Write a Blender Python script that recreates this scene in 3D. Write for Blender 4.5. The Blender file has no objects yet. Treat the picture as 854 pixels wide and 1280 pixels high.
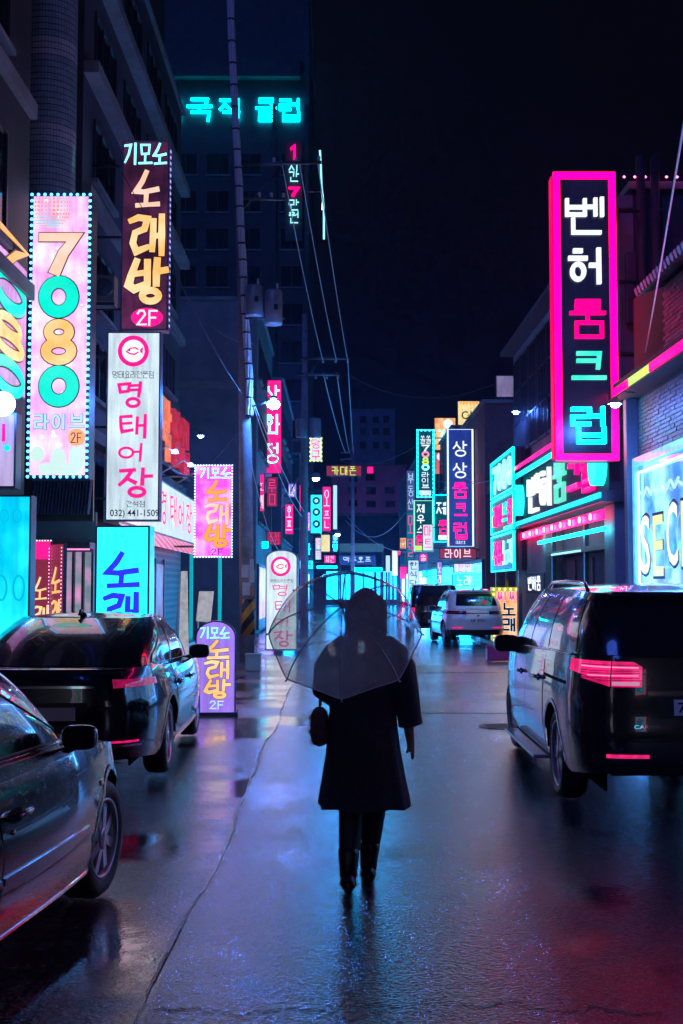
import bpy, bmesh, math, random
from mathutils import Vector, Matrix

# ------------------------------------------------------------------ camera, world, light, exposure
SC = bpy.context.scene
COL = SC.collection
F = 1500.0; CAMH = 1.72
YAW = math.atan(7 / F); PITCH = math.atan(94 / F)
cam = bpy.data.objects.new('camera', bpy.data.cameras.new('camera')); COL.objects.link(cam)
cam.location = (0, 0, CAMH)
cam.rotation_euler = (math.pi / 2 + PITCH, 0, -YAW)
cam.data.sensor_fit = 'VERTICAL'; cam.data.sensor_height = 36; cam.data.lens = 36 * F / 1280
cam.data.clip_start = 0.05; cam.data.clip_end = 3000
SC.camera = cam
W = bpy.data.worlds.new('World'); SC.world = W; W.use_nodes = True
wn = W.node_tree; bg = wn.nodes['Background']
sky = wn.nodes.new('ShaderNodeTexSky'); sky.sky_type = 'NISHITA'; sky.sun_disc = False
sky.sun_elevation = math.radians(-4); sky.sun_rotation = math.radians(200)
mixw = wn.nodes.new('ShaderNodeMix'); mixw.data_type = 'RGBA'; mixw.blend_type = 'ADD'
mixw.inputs[0].default_value = 1.0
mixw.inputs[7].default_value = (0.0008, 0.001, 0.022, 1)      # night air over a neon district
wn.links.new(sky.outputs[0], mixw.inputs[6]); wn.links.new(mixw.outputs[2], bg.inputs[0])
bg.inputs[1].default_value = 0.05
sun = bpy.data.objects.new('moon_light', bpy.data.lights.new('moon_light', 'SUN')); COL.objects.link(sun)
sun.data.energy = 0.34; sun.data.angle = math.radians(20); sun.data.color = (0.07, 0.15, 1.0)      # added blue fill light, high behind the camera
sun.rotation_euler = (math.radians(48), 0, math.radians(-22))
vs = SC.view_settings
SC.display_settings.display_device = 'sRGB'
vs.view_transform = 'Standard'; vs.look = 'None'; vs.exposure = 0.6; vs.gamma = 1; vs.use_curve_mapping = False
cy = SC.cycles
cy.use_denoising = True; cy.use_adaptive_sampling = True; cy.adaptive_threshold = 0.02; cy.adaptive_min_samples = 16; cy.volume_bounces = 0; cy.max_bounces = 7; cy.diffuse_bounces = 2; cy.glossy_bounces = 4
cy.transparent_max_bounces = 24; cy.sample_clamp_indirect = 4.0; cy.caustics_reflective = False; cy.caustics_refractive = False
try: cy.denoiser = 'OPENIMAGEDENOISE'
except Exception: pass

# ------------------------------------------------------------------ helpers: picture -> place
_f = Vector((math.sin(YAW) * math.cos(PITCH), math.cos(YAW) * math.cos(PITCH), math.sin(PITCH)))
_r = Vector((math.cos(YAW), -math.sin(YAW), 0)); _u = _r.cross(_f)
CAM = Vector((0, 0, CAMH))
def ray(px, py): return _f * F + _r * (px - 427) + _u * (640 - py)
def at(px, py, Y):
    d = ray(px, py); return CAM + d * (Y / d.y)
def gnd(px, py, z=0.0):
    d = ray(px, py); return CAM + d * ((z - CAMH) / d.z)

RNG = random.Random(11)
# ------------------------------------------------------------------ materials
MATS = {}
def new_mat(name):
    m = bpy.data.materials.new(name); m.use_nodes = True; return m, m.node_tree, m.node_tree.nodes['Principled BSDF']
def mat(name, col, rough=0.6, metal=0.0, bump=0.0, bscale=20, var=0.0, coat=0.0, spec=0.5, vscale=3.0, stretch=None):
    if name in MATS: return MATS[name]
    m, nt, b = new_mat(name)
    b.inputs['Base Color'].default_value = (*col, 1); b.inputs['Roughness'].default_value = rough
    b.inputs['Metallic'].default_value = metal; b.inputs['Coat Weight'].default_value = coat
    b.inputs['Coat Roughness'].default_value = 0.04; b.inputs['Specular IOR Level'].default_value = spec
    if bump or var:
        g = nt.nodes.new('ShaderNodeNewGeometry')
        vec = g.outputs['Position']
        if stretch:
            mp = nt.nodes.new('ShaderNodeMapping'); mp.inputs['Scale'].default_value = stretch
            nt.links.new(vec, mp.inputs[0]); vec = mp.outputs[0]
    if var:
        n = nt.nodes.new('ShaderNodeTexNoise'); n.inputs['Scale'].default_value = vscale; n.inputs['Detail'].default_value = 6
        n.inputs['Roughness'].default_value = 0.7
        nt.links.new(vec, n.inputs[0])
        r = nt.nodes.new('ShaderNodeValToRGB')
        r.color_ramp.elements[0].position = 0.3; r.color_ramp.elements[1].position = 0.7
        r.color_ramp.elements[0].color = (*[c * (1 - var) for c in col], 1); r.color_ramp.elements[1].color = (*[min(1, c * (1 + var)) for c in col], 1)
        nt.links.new(n.outputs[0], r.inputs[0]); nt.links.new(r.outputs[0], b.inputs['Base Color'])
        rr = nt.nodes.new('ShaderNodeMapRange'); rr.inputs[3].default_value = max(0.02, rough - 0.15 * var); rr.inputs[4].default_value = min(1, rough + 0.2 * var)
        nt.links.new(n.outputs[0], rr.inputs[0]); nt.links.new(rr.outputs[0], b.inputs['Roughness'])
    if bump:
        n2 = nt.nodes.new('ShaderNodeTexNoise'); n2.inputs['Scale'].default_value = bscale; n2.inputs['Detail'].default_value = 4
        nt.links.new(vec, n2.inputs[0])
        bp = nt.nodes.new('ShaderNodeBump'); bp.inputs['Strength'].default_value = bump; bp.inputs['Distance'].default_value = 0.02
        nt.links.new(n2.outputs[0], bp.inputs['Height']); nt.links.new(bp.outputs[0], b.inputs['Normal'])
    MATS[name] = m; return m
def glow(name, col, s=1.0, mottle=0.0, scale=4.0, base=0.3, col2=None, rough=0.25, z2=None):
    """a lit face, tube or lamp: acrylic over lamps; mottle = uneven lamps behind the face; col2 = second print colour"""
    if name in MATS: return MATS[name]
    k = sorted(c/max(col) for c in col); s *= 1.6 if (k[1] < .3 or (k[1] > .8 and k[0] < .3)) else .85      # neon and pure colours burn out, printed faces do not
    m, nt, b = new_mat(name)
    b.inputs['Base Color'].default_value = (*[c * base for c in col], 1); b.inputs['Roughness'].default_value = rough
    b.inputs['Emission Color'].default_value = (*col, 1); b.inputs['Emission Strength'].default_value = s
    if mottle or col2:
        g = nt.nodes.new('ShaderNodeNewGeometry')
        n = nt.nodes.new('ShaderNodeTexNoise'); n.inputs['Scale'].default_value = scale; n.inputs['Detail'].default_value = 3
        nt.links.new(g.outputs['Position'], n.inputs[0])
    if col2:
        r = nt.nodes.new('ShaderNodeValToRGB'); r.color_ramp.elements[0].position = 0.38; r.color_ramp.elements[1].position = 0.62
        r.color_ramp.elements[0].color = (*col, 1); r.color_ramp.elements[1].color = (*col2, 1)
        nt.links.new(n.outputs[0], r.inputs[0]); nt.links.new(r.outputs[0], b.inputs['Emission Color'])
    if mottle:
        mr = nt.nodes.new('ShaderNodeMapRange'); mr.inputs[1].default_value = 0.25; mr.inputs[2].default_value = 0.75
        mr.inputs[3].default_value = s * (1 - mottle); mr.inputs[4].default_value = s * (1 + mottle)
        nt.links.new(n.outputs[0], mr.inputs[0]); src = mr.outputs[0]
        if name.startswith('face_'):                      # grime washed down the acrylic
            mp = nt.nodes.new('ShaderNodeMapping'); mp.inputs['Scale'].default_value = (9, 9, .7); nt.links.new(g.outputs['Position'], mp.inputs[0])
            n3 = nt.nodes.new('ShaderNodeTexNoise'); n3.inputs['Scale'].default_value = 1.4; n3.inputs['Detail'].default_value = 6; nt.links.new(mp.outputs[0], n3.inputs[0])
            m3 = nt.nodes.new('ShaderNodeMapRange'); m3.inputs[1].default_value = .3; m3.inputs[2].default_value = .6; m3.inputs[3].default_value = .72; m3.inputs[4].default_value = 1.04; nt.links.new(n3.outputs[0], m3.inputs[0])
            mu = nt.nodes.new('ShaderNodeMath'); mu.operation = 'MULTIPLY'; nt.links.new(src, mu.inputs[0]); nt.links.new(m3.outputs[0], mu.inputs[1]); src = mu.outputs[0]
        nt.links.new(src, b.inputs['Emission Strength'])
    MATS[name] = m; return m

# ------------------------------------------------------------------ mesh builder
class MB:
    def __init__(s): s.v = []; s.f = []; s.sm = []
    def add(s, vs, fs, smooth=False):
        o = len(s.v); s.v += [tuple(p) for p in vs]
        for f in fs: s.f.append([o + i for i in f]); s.sm.append(smooth)
        return s
    def box(s, a, b, bev=0.0):
        x0, y0, z0 = [min(a[i], b[i]) for i in range(3)]; x1, y1, z1 = [max(a[i], b[i]) for i in range(3)]
        if bev <= 0:
            return s.add([(x0,y0,z0),(x1,y0,z0),(x1,y1,z0),(x0,y1,z0),(x0,y0,z1),(x1,y0,z1),(x1,y1,z1),(x0,y1,z1)],
                     [(0,3,2,1),(4,5,6,7),(0,1,5,4),(1,2,6,5),(2,3,7,6),(3,0,4,7)])
        bm = bmesh.new(); bmesh.ops.create_cube(bm, size=1)
        for v in bm.verts: v.co = Vector(((x0+x1)/2 + v.co.x*(x1-x0), (y0+y1)/2 + v.co.y*(y1-y0), (z0+z1)/2 + v.co.z*(z1-z0)))
        bmesh.ops.bevel(bm, geom=bm.edges[:], offset=bev, segments=2, affect='EDGES', profile=0.5)
        bm.verts.index_update()
        s.add([v.co for v in bm.verts], [[v.index for v in f.verts] for f in bm.faces]); bm.free(); return s
    def obox(s, O, U, V, N, u0, u1, v0, v1, n0, n1):
        """box in the frame O,U,V,N"""
        P = lambda u, v, n: O + U*u + V*v + N*n
        return s.add([P(u0,v0,n0),P(u1,v0,n0),P(u1,v1,n0),P(u0,v1,n0),P(u0,v0,n1),P(u1,v0,n1),P(u1,v1,n1),P(u0,v1,n1)],
                     [(0,3,2,1),(4,5,6,7),(0,1,5,4),(1,2,6,5),(2,3,7,6),(3,0,4,7)])
    def tube(s, pts, rad, seg=8, cap=True, closed=False):
        pts = [Vector(p) for p in pts]; n = len(pts)
        if n < 2: return s
        rad = rad if isinstance(rad, (list, tuple)) else [rad] * n
        o = len(s.v); prev = None
        for i, p in enumerate(pts):
            t = (pts[(i+1) % n] - pts[i-1]) if closed else (pts[min(i+1, n-1)] - pts[max(i-1, 0)])
            t = t.normalized() if t.length > 1e-9 else Vector((0,0,1))
            if prev is None:
                a = t.cross(Vector((0,0,1)));
                if a.length < 1e-3: a = t.cross(Vector((1,0,0)))
            else: a = prev - t * prev.dot(t)
            a.normalize(); prev = a; b = t.cross(a)
            for k in range(seg):
                q = 2*math.pi*k/seg
                s.v.append(tuple(p + (a*math.cos(q) + b*math.sin(q)) * rad[i]))
        for i in range(n if closed else n-1):
            j = (i+1) % n
            for k in range(seg):
                k2 = (k+1) % seg
                s.f.append([o+i*seg+k, o+i*seg+k2, o+j*seg+k2, o+j*seg+k]); s.sm.append(True)
        if cap and not closed:
            s.f.append([o+k for k in range(seg)][::-1]); s.sm.append(False)
            s.f.append([o+(n-1)*seg+k for k in range(seg)]); s.sm.append(False)
        return s
    def lathe(s, prof, O=(0,0,0), axis='z', seg=24, smooth=True, caps=True):
        o = len(s.v); O = Vector(O)
        for (r, h) in prof:
            for k in range(seg):
                q = 2*math.pi*k/seg; a, b = r*math.cos(q), r*math.sin(q)
                p = (a, b, h) if axis == 'z' else ((h, a, b) if axis == 'x' else (b, h, a))
                s.v.append(tuple(O + Vector(p)))
        for i in range(len(prof)-1):
            for k in range(seg):
                k2 = (k+1) % seg
                s.f.append([o+i*seg+k, o+i*seg+k2, o+(i+1)*seg+k2, o+(i+1)*seg+k]); s.sm.append(smooth)
        for i, rev in ((0, True), (len(prof)-1, False)):
            if caps and prof[i][0] > 1e-6:
                f = [o+i*seg+k for k in range(seg)]; s.f.append(f[::-1] if rev else f); s.sm.append(False)
        return s
    def grid(s, rows, smooth=True, flip=False):
        o = len(s.v); m = len(rows[0])
        for r in rows: s.v += [tuple(p) for p in r]
        for i in range(len(rows)-1):
            for k in range(m-1):
                f = [o+i*m+k, o+i*m+k+1, o+(i+1)*m+k+1, o+(i+1)*m+k]
                s.f.append(f[::-1] if flip else f); s.sm.append(smooth)
        return s
    def prism(s, poly, fn, n0, n1, smooth=False):
        """poly of (u,v); fn(u,v,n)->point"""
        k = len(poly); o = len(s.v)
        s.v += [tuple(fn(u, v, n0)) for u, v in poly] + [tuple(fn(u, v, n1)) for u, v in poly]
        s.f.append([o+i for i in range(k)][::-1]); s.f.append([o+k+i for i in range(k)]); s.sm += [False, False]
        for i in range(k):
            j = (i+1) % k; s.f.append([o+i, o+j, o+k+j, o+k+i]); s.sm.append(smooth)
        return s
    def build(s, name, m, parent=None, local=False, sharp=None):
        me = bpy.data.meshes.new(name); me.from_pydata(s.v, [], s.f)
        me.polygons.foreach_set('use_smooth', s.sm)
        if m is not None:
            for q in (m if isinstance(m, (list, tuple)) else [m]): me.materials.append(q)
        me.update()
        if sharp: me.set_sharp_from_angle(angle=math.radians(sharp))
        return put(name, me, parent, local)
def put(name, me, parent=None, local=False):
    ob = bpy.data.objects.new(name, me); COL.objects.link(ob)
    if parent is not None:
        ob.parent = parent
        if not local and parent.parent is None and parent.type == 'EMPTY':
            ob.matrix_parent_inverse = parent.matrix_basis.inverted()
    return ob
def tag(o, label=None, cat=None, group=None, kind=None):
    if label: o['label'] = label
    if cat: o['category'] = cat
    if group: o['group'] = group
    if kind: o['kind'] = kind
    return o
def thing(name, label, cat, loc=(0,0,0), rz=0.0, group=None):
    o = bpy.data.objects.new(name, None); COL.objects.link(o); o.empty_display_size = 0.2
    o.location = loc; o.rotation_euler = (0, 0, rz); o.matrix_basis = Matrix.LocRotScale(Vector(loc), o.rotation_euler, None)
    return tag(o, label, cat, group)
def copy_tree(o, parent=None):
    c = o.copy(); COL.objects.link(c); c.parent = parent
    for ch in list(o.children): copy_tree(ch, c)
    return c

# ------------------------------------------------------------------ lettering from strokes
CON = {
 'ㄱ':[[(0,1),(1,1),(.92,0)]], 'ㄴ':[[(0,1),(0,0),(1,0)]], 'ㄷ':[[(1,1),(0,1),(0,0),(1,0)]],
 'ㄹ':[[(0,1),(1,1),(1,.5),(0,.5),(0,0),(1,0)]], 'ㅁ':[[(0,0),(1,0),(1,1),(0,1),'c']],
 'ㅂ':[[(0,1),(0,0),(1,0),(1,1)],[(0,.5),(1,.5)]], 'ㅅ':[[(.5,1),(.46,.6),(0,0)],[(.48,.62),(1,0)]],
 'ㅇ':['o'], 'ㅈ':[[(0,1),(1,1)],[(.5,1),(.45,.55),(0,0)],[(.47,.57),(1,0)]],
 'ㅊ':[[(.3,1),(.7,1)],[(0,.76),(1,.76)],[(.5,.76),(.45,.42),(0,0)],[(.47,.44),(1,0)]],
 'ㅋ':[[(0,1),(1,1),(.92,0)],[(0,.5),(.96,.5)]], 'ㅌ':[[(1,1),(0,1),(0,0),(1,0)],[(0,.5),(1,.5)]],
 'ㅍ':[[(0,1),(1,1)],[(0,0),(1,0)],[(.28,1),(.28,0)],[(.72,1),(.72,0)]],
 'ㅎ':[[(.3,1),(.7,1)],[(0,.74),(1,.74)],'h'] }
for a, b in (('ㄲ','ㄱ'),('ㄸ','ㄷ'),('ㅃ','ㅂ'),('ㅆ','ㅅ'),('ㅉ','ㅈ')):
    CON[a] = [[(p if p == 'c' else (p[0]*.42+k, p[1])) for p in st] for k in (0, .58) for st in CON[b]]
CHO = 'ㄱㄲㄴㄷㄸㄹㅁㅂㅃㅅㅆㅇㅈㅉㅊㅋㅌㅍㅎ'
JUNG = 'ㅏㅐㅑㅒㅓㅔㅕㅖㅗㅘㅙㅚㅛㅜㅝㅞㅟㅠㅡㅢㅣ'
JONG = ' ㄱㄲㄳㄴㄵㄶㄷㄹㄺㄻㄼㄽㄾㄿㅀㅁㅂㅄㅅㅆㅇㅈㅊㅋㅌㅍㅎ'
VV = {'ㅏ':[[(.35,1),(.35,0)],[(.35,.52),(1,.52)]], 'ㅓ':[[(.7,1),(.7,0)],[(0,.52),(.7,.52)]], 'ㅣ':[[(.5,1),(.5,0)]],
 'ㅐ':[[(.2,.95),(.2,.03)],[(.85,1),(.85,0)],[(.2,.5),(.85,.5)]], 'ㅔ':[[(.45,.95),(.45,.03)],[(.95,1),(.95,0)],[(-.1,.5),(.45,.5)]],
 'ㅑ':[[(.35,1),(.35,0)],[(.35,.66),(1,.66)],[(.35,.36),(1,.36)]], 'ㅕ':[[(.7,1),(.7,0)],[(0,.66),(.7,.66)],[(0,.36),(.7,.36)]]}
HV = {'ㅗ':[[(0,0),(1,0)],[(.5,.9),(.5,0)]], 'ㅜ':[[(0,.8),(1,.8)],[(.5,.8),(.5,0)]], 'ㅡ':[[(0,.4),(1,.4)]],
 'ㅛ':[[(0,0),(1,0)],[(.3,.9),(.3,0)],[(.7,.9),(.7,0)]], 'ㅠ':[[(0,.8),(1,.8)],[(.3,.8),(.3,0)],[(.7,.8),(.7,0)]]}
MX = {'ㅘ':'ㅗㅏ','ㅙ':'ㅗㅐ','ㅚ':'ㅗㅣ','ㅝ':'ㅜㅓ','ㅞ':'ㅜㅔ','ㅟ':'ㅜㅣ','ㅢ':'ㅡㅣ'}
def ell(cx, cy, rx, ry, n=16): return [(cx+rx*math.cos(2*math.pi*k/n), cy+ry*math.sin(2*math.pi*k/n)) for k in range(n)] + ['c']
def put_box(strokes, x0, y0, x1, y1):
    out = []
    for st in strokes:
        if st == 'o': st = ell(.5,.5,.5,.5)
        elif st == 'h': st = ell(.5,.27,.36,.27)
        out.append([(p if p == 'c' else (x0+p[0]*(x1-x0), y0+p[1]*(y1-y0))) for p in st])
    return out
def syllable(ch, w):
    """strokes of one hangul syllable in the unit square, stroke centre lines kept w/2 inside"""
    k = ord(ch) - 0xAC00; c, j, t = CHO[k//588], JUNG[(k % 588)//28], JONG[k % 28]
    a, b = w/2, 1-w/2; out = []; low = 0.45 if t != ' ' else 0.0
    yb = max(a, low + w*0.55)
    if j in VV:
        out += put_box(CON[c], a, yb + (.02 if t != ' ' else .08), .5, b-.04)
        out += put_box(VV[j], .62, yb-(.0 if t != ' ' else .0), b, b)
    elif j in HV:
        mid = yb + (b-yb)*.46
        out += put_box(CON[c], .2, mid + w*.35, .8, b) + put_box(HV[j], a, yb+.01, b, mid-w*.25 if j != 'ㅗ' and j != 'ㅛ' else mid+w*.35)
    else:
        h, v = MX[j]; mid = yb + (b-yb)*.45
        out += put_box(CON[c], a+.05, mid+w*.35, .55, b-.03) + put_box(HV[h], a, yb+.03, .66, mid-w*.1) + put_box(VV[v], .74, yb-.02, b, b)
    if t != ' ': out += put_box(CON[t], .2, a, .88, low - w*.5)
    return out
BRUSH = {
 '노':[([(.5,1.0),(.34,.72),(.1,.44),(.4,.42),(.92,.5)],[.13,.15,.16,.14,.15]),([(.5,.42),(.48,.1)],[.14,.13]),([(.14,.04),(.55,.06),(.95,.08)],[.13,.12,.14])],
 '래':[([(.02,.86),(.25,.95),(.5,.92),(.42,.66),(.16,.56),(.1,.3),(.2,.08),(.52,.2)],[.11,.14,.14,.14,.13,.14,.15,.11]),([(.67,.88),(.66,.5),(.64,.12)],[.13,.14,.12]),([(.9,1.0),(.9,.5),(.9,.02)],[.13,.15,.12]),([(.66,.48),(.9,.5)],[.12,.12])],
 '방':[([(.26,.98),(.12,.62),(.06,.4),(.2,.3),(.5,.42)],[.12,.14,.16,.15,.13]),([(.52,.96),(.52,.44)],[.13,.13]),([(.2,.66),(.5,.7)],[.11,.11]),([(.76,1.0),(.74,.7),(.74,.42)],[.13,.14,.13]),([(.74,.72),(.99,.76)],[.13,.12]),(ell(.6,.15,.2,.13),.13)],
 '명':[([(.05,.9),(.4,.94),(.36,.64),(.1,.6),'c'],.1),([(.76,1.0),(.74,.72),(.7,.42)],[.09,.12,.09]),([(.45,.86),(.74,.88)],[.09,.08]),([(.44,.68),(.72,.7)],[.09,.08]),(ell(.52,.18,.2,.16),.1)],
 '태':[([(.1,.92),(.46,.95)],[.09,.11]),([(.1,.9),(.12,.5),(.16,.28),(.5,.36)],[.09,.11,.12,.1]),([(.12,.62),(.46,.66)],[.08,.09]),([(.66,.9),(.64,.2)],[.1,.1]),([(.92,1.0),(.9,.04)],[.1,.12]),([(.65,.54),(.9,.56)],[.09,.09])],
 '어':[(ell(.28,.5,.24,.28),.11),([(.8,1.0),(.78,.5),(.76,.02)],[.1,.13,.1]),([(.54,.54),(.78,.56)],[.1,.09])],
 '장':[([(.06,.92),(.48,.96)],[.1,.1]),([(.4,.94),(.22,.62),(.04,.42)],[.1,.12,.09]),([(.24,.66),(.5,.5)],[.1,.12]),([(.72,1.0),(.7,.44)],[.1,.12]),([(.7,.72),(.98,.74)],[.1,.09]),(ell(.55,.17,.22,.15),.11)],
 '기':[([(.08,.9),(.5,.94),(.36,.5),(.1,.1)],[.12,.14,.13,.1]),([(.82,1.0),(.8,.02)],[.14,.14])],
 '모':[([(.2,.94),(.8,.94),(.74,.52),(.26,.5),'c'],.12),([(.5,.5),(.48,.1)],[.12,.12]),([(.06,.06),(.95,.08)],[.12,.13])],
}
def dig_strokes(ch):
    return {'7':[([(.06,.9),(.92,.9),(.62,.5),(.42,.06)],[.22,.24,.27,.30])], '0':[(ell(.5,.5,.36,.38,24),.31)], '8':[(ell(.5,.74,.27,.2,20),.24),(ell(.5,.27,.33,.22,20),.26)],
            '1':[([(.25,.75),(.55,.98),(.55,0)],.2)], '2':[([(.1,.75),(.3,.96),(.7,.96),(.85,.72),(.1,.05),(.95,.05)],.17)], 'F':[([(.15,0),(.15,.95),(.9,.95)],.17),([(.15,.5),(.75,.5)],.17)]}[ch]
def ribbon(mb, pts, w, fn, n0, n1):
    closed = pts[-1] == 'c'
    p = [Vector(q) for q in (pts[:-1] if closed else pts)]; n = len(p)
    w = list(w) if isinstance(w, (list, tuple)) else [w]*n
    L, Rr = [], []
    for i in range(n):
        d0 = (p[i]-p[i-1]) if (closed or i > 0) else None; d1 = (p[(i+1) % n]-p[i]) if (closed or i < n-1) else None
        if d0 is None: d0 = d1
        if d1 is None: d1 = d0
        d0 = d0.normalized(); d1 = d1.normalized(); a = Vector((-d0.y, d0.x)); b = Vector((-d1.y, d1.x)); m = a+b
        if m.length < .2: m = a
        m.normalize(); k = 1/max(.5, m.dot(a)); h = w[i]/2
        q = p[i]
        if not closed and i == 0: q = q - d1*h*.7
        if not closed and i == n-1: q = q + d0*h*.7
        L.append(q+m*h*k); Rr.append(q-m*h*k)
    o = len(mb.v); k = n
    for arr, nn in ((L, n1), (Rr, n1), (L, n0), (Rr, n0)): mb.v += [tuple(fn(q.x, q.y, nn)) for q in arr]
    rng = range(n if closed else n-1)
    for i in rng:
        j = (i+1) % n
        mb.f += [[o+k+i, o+k+j, o+j, o+i], [o+i, o+j, o+2*k+j, o+2*k+i], [o+k+j, o+k+i, o+3*k+i, o+3*k+j]]; mb.sm += [False]*3
    if not closed:
        mb.f += [[o+k, o, o+2*k, o+3*k], [o+n-1, o+k+n-1, o+3*k+n-1, o+2*k+n-1]]; mb.sm += [False]*2
def letter(mb, ch, x0, y0, x1, y1, w, fn, n0, n1, brush=False, grow=0.0):
    """one character inside x0..x1,y0..y1; w = stroke width as a share of the smaller side"""
    sx, sy = x1-x0, y1-y0; S = min(sx, sy)
    if brush and ch in BRUSH: st = BRUSH[ch]; ks = S*w/.13
    elif ch in '70812F': st = dig_strokes(ch); ks = S*(w/.2 if w > .12 else 1)
    elif 0xAC00 <= ord(ch) <= 0xD7A3:
        if (ord(ch)-0xAC00) % 28: w *= .8
        st = [(q, 1.0) for q in syllable(ch, w)]; ks = S*w
    else: return
    for i, (pts, ww) in enumerate(st):
        pp = [q if q == 'c' else (x0+q[0]*sx, y0+q[1]*sy) for q in pts]
        wd = [q*ks+grow for q in ww] if isinstance(ww, (list, tuple)) else ww*ks+grow
        ribbon(mb, pp, wd, fn, n0, n1+i*.0006)
_TXT = {}
def latin_mesh(s, bold=0.012):
    """outline of a short latin line from the built-in typeface -> (verts2d, faces, bbox)"""
    if s in _TXT: return _TXT[s]
    c = bpy.data.curves.new('lettering', 'FONT'); c.body = s; c.size = 1; c.offset = bold; c.resolution_u = 3
    o = bpy.data.objects.new('lettering', c); COL.objects.link(o)
    dg = bpy.context.evaluated_depsgraph_get(); me = bpy.data.meshes.new_from_object(o.evaluated_get(dg))
    V = [tuple(v.co[:2]) for v in me.vertices]; Fs = [list(p.vertices) for p in me.polygons]
    bpy.data.objects.remove(o); bpy.data.curves.remove(c); bpy.data.meshes.remove(me)
    bb = (min(v[0] for v in V), min(v[1] for v in V), max(v[0] for v in V), max(v[1] for v in V))
    _TXT[s] = (V, Fs, bb); return _TXT[s]
def latin(mb, s, x0, y0, x1, y1, fn, n):
    V, Fs, b = latin_mesh(s)
    mb.add([fn(x0+(v[0]-b[0])/(b[2]-b[0])*(x1-x0), y0+(v[1]-b[1])/(b[3]-b[1])*(y1-y0), n) for v in V], Fs)

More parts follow.
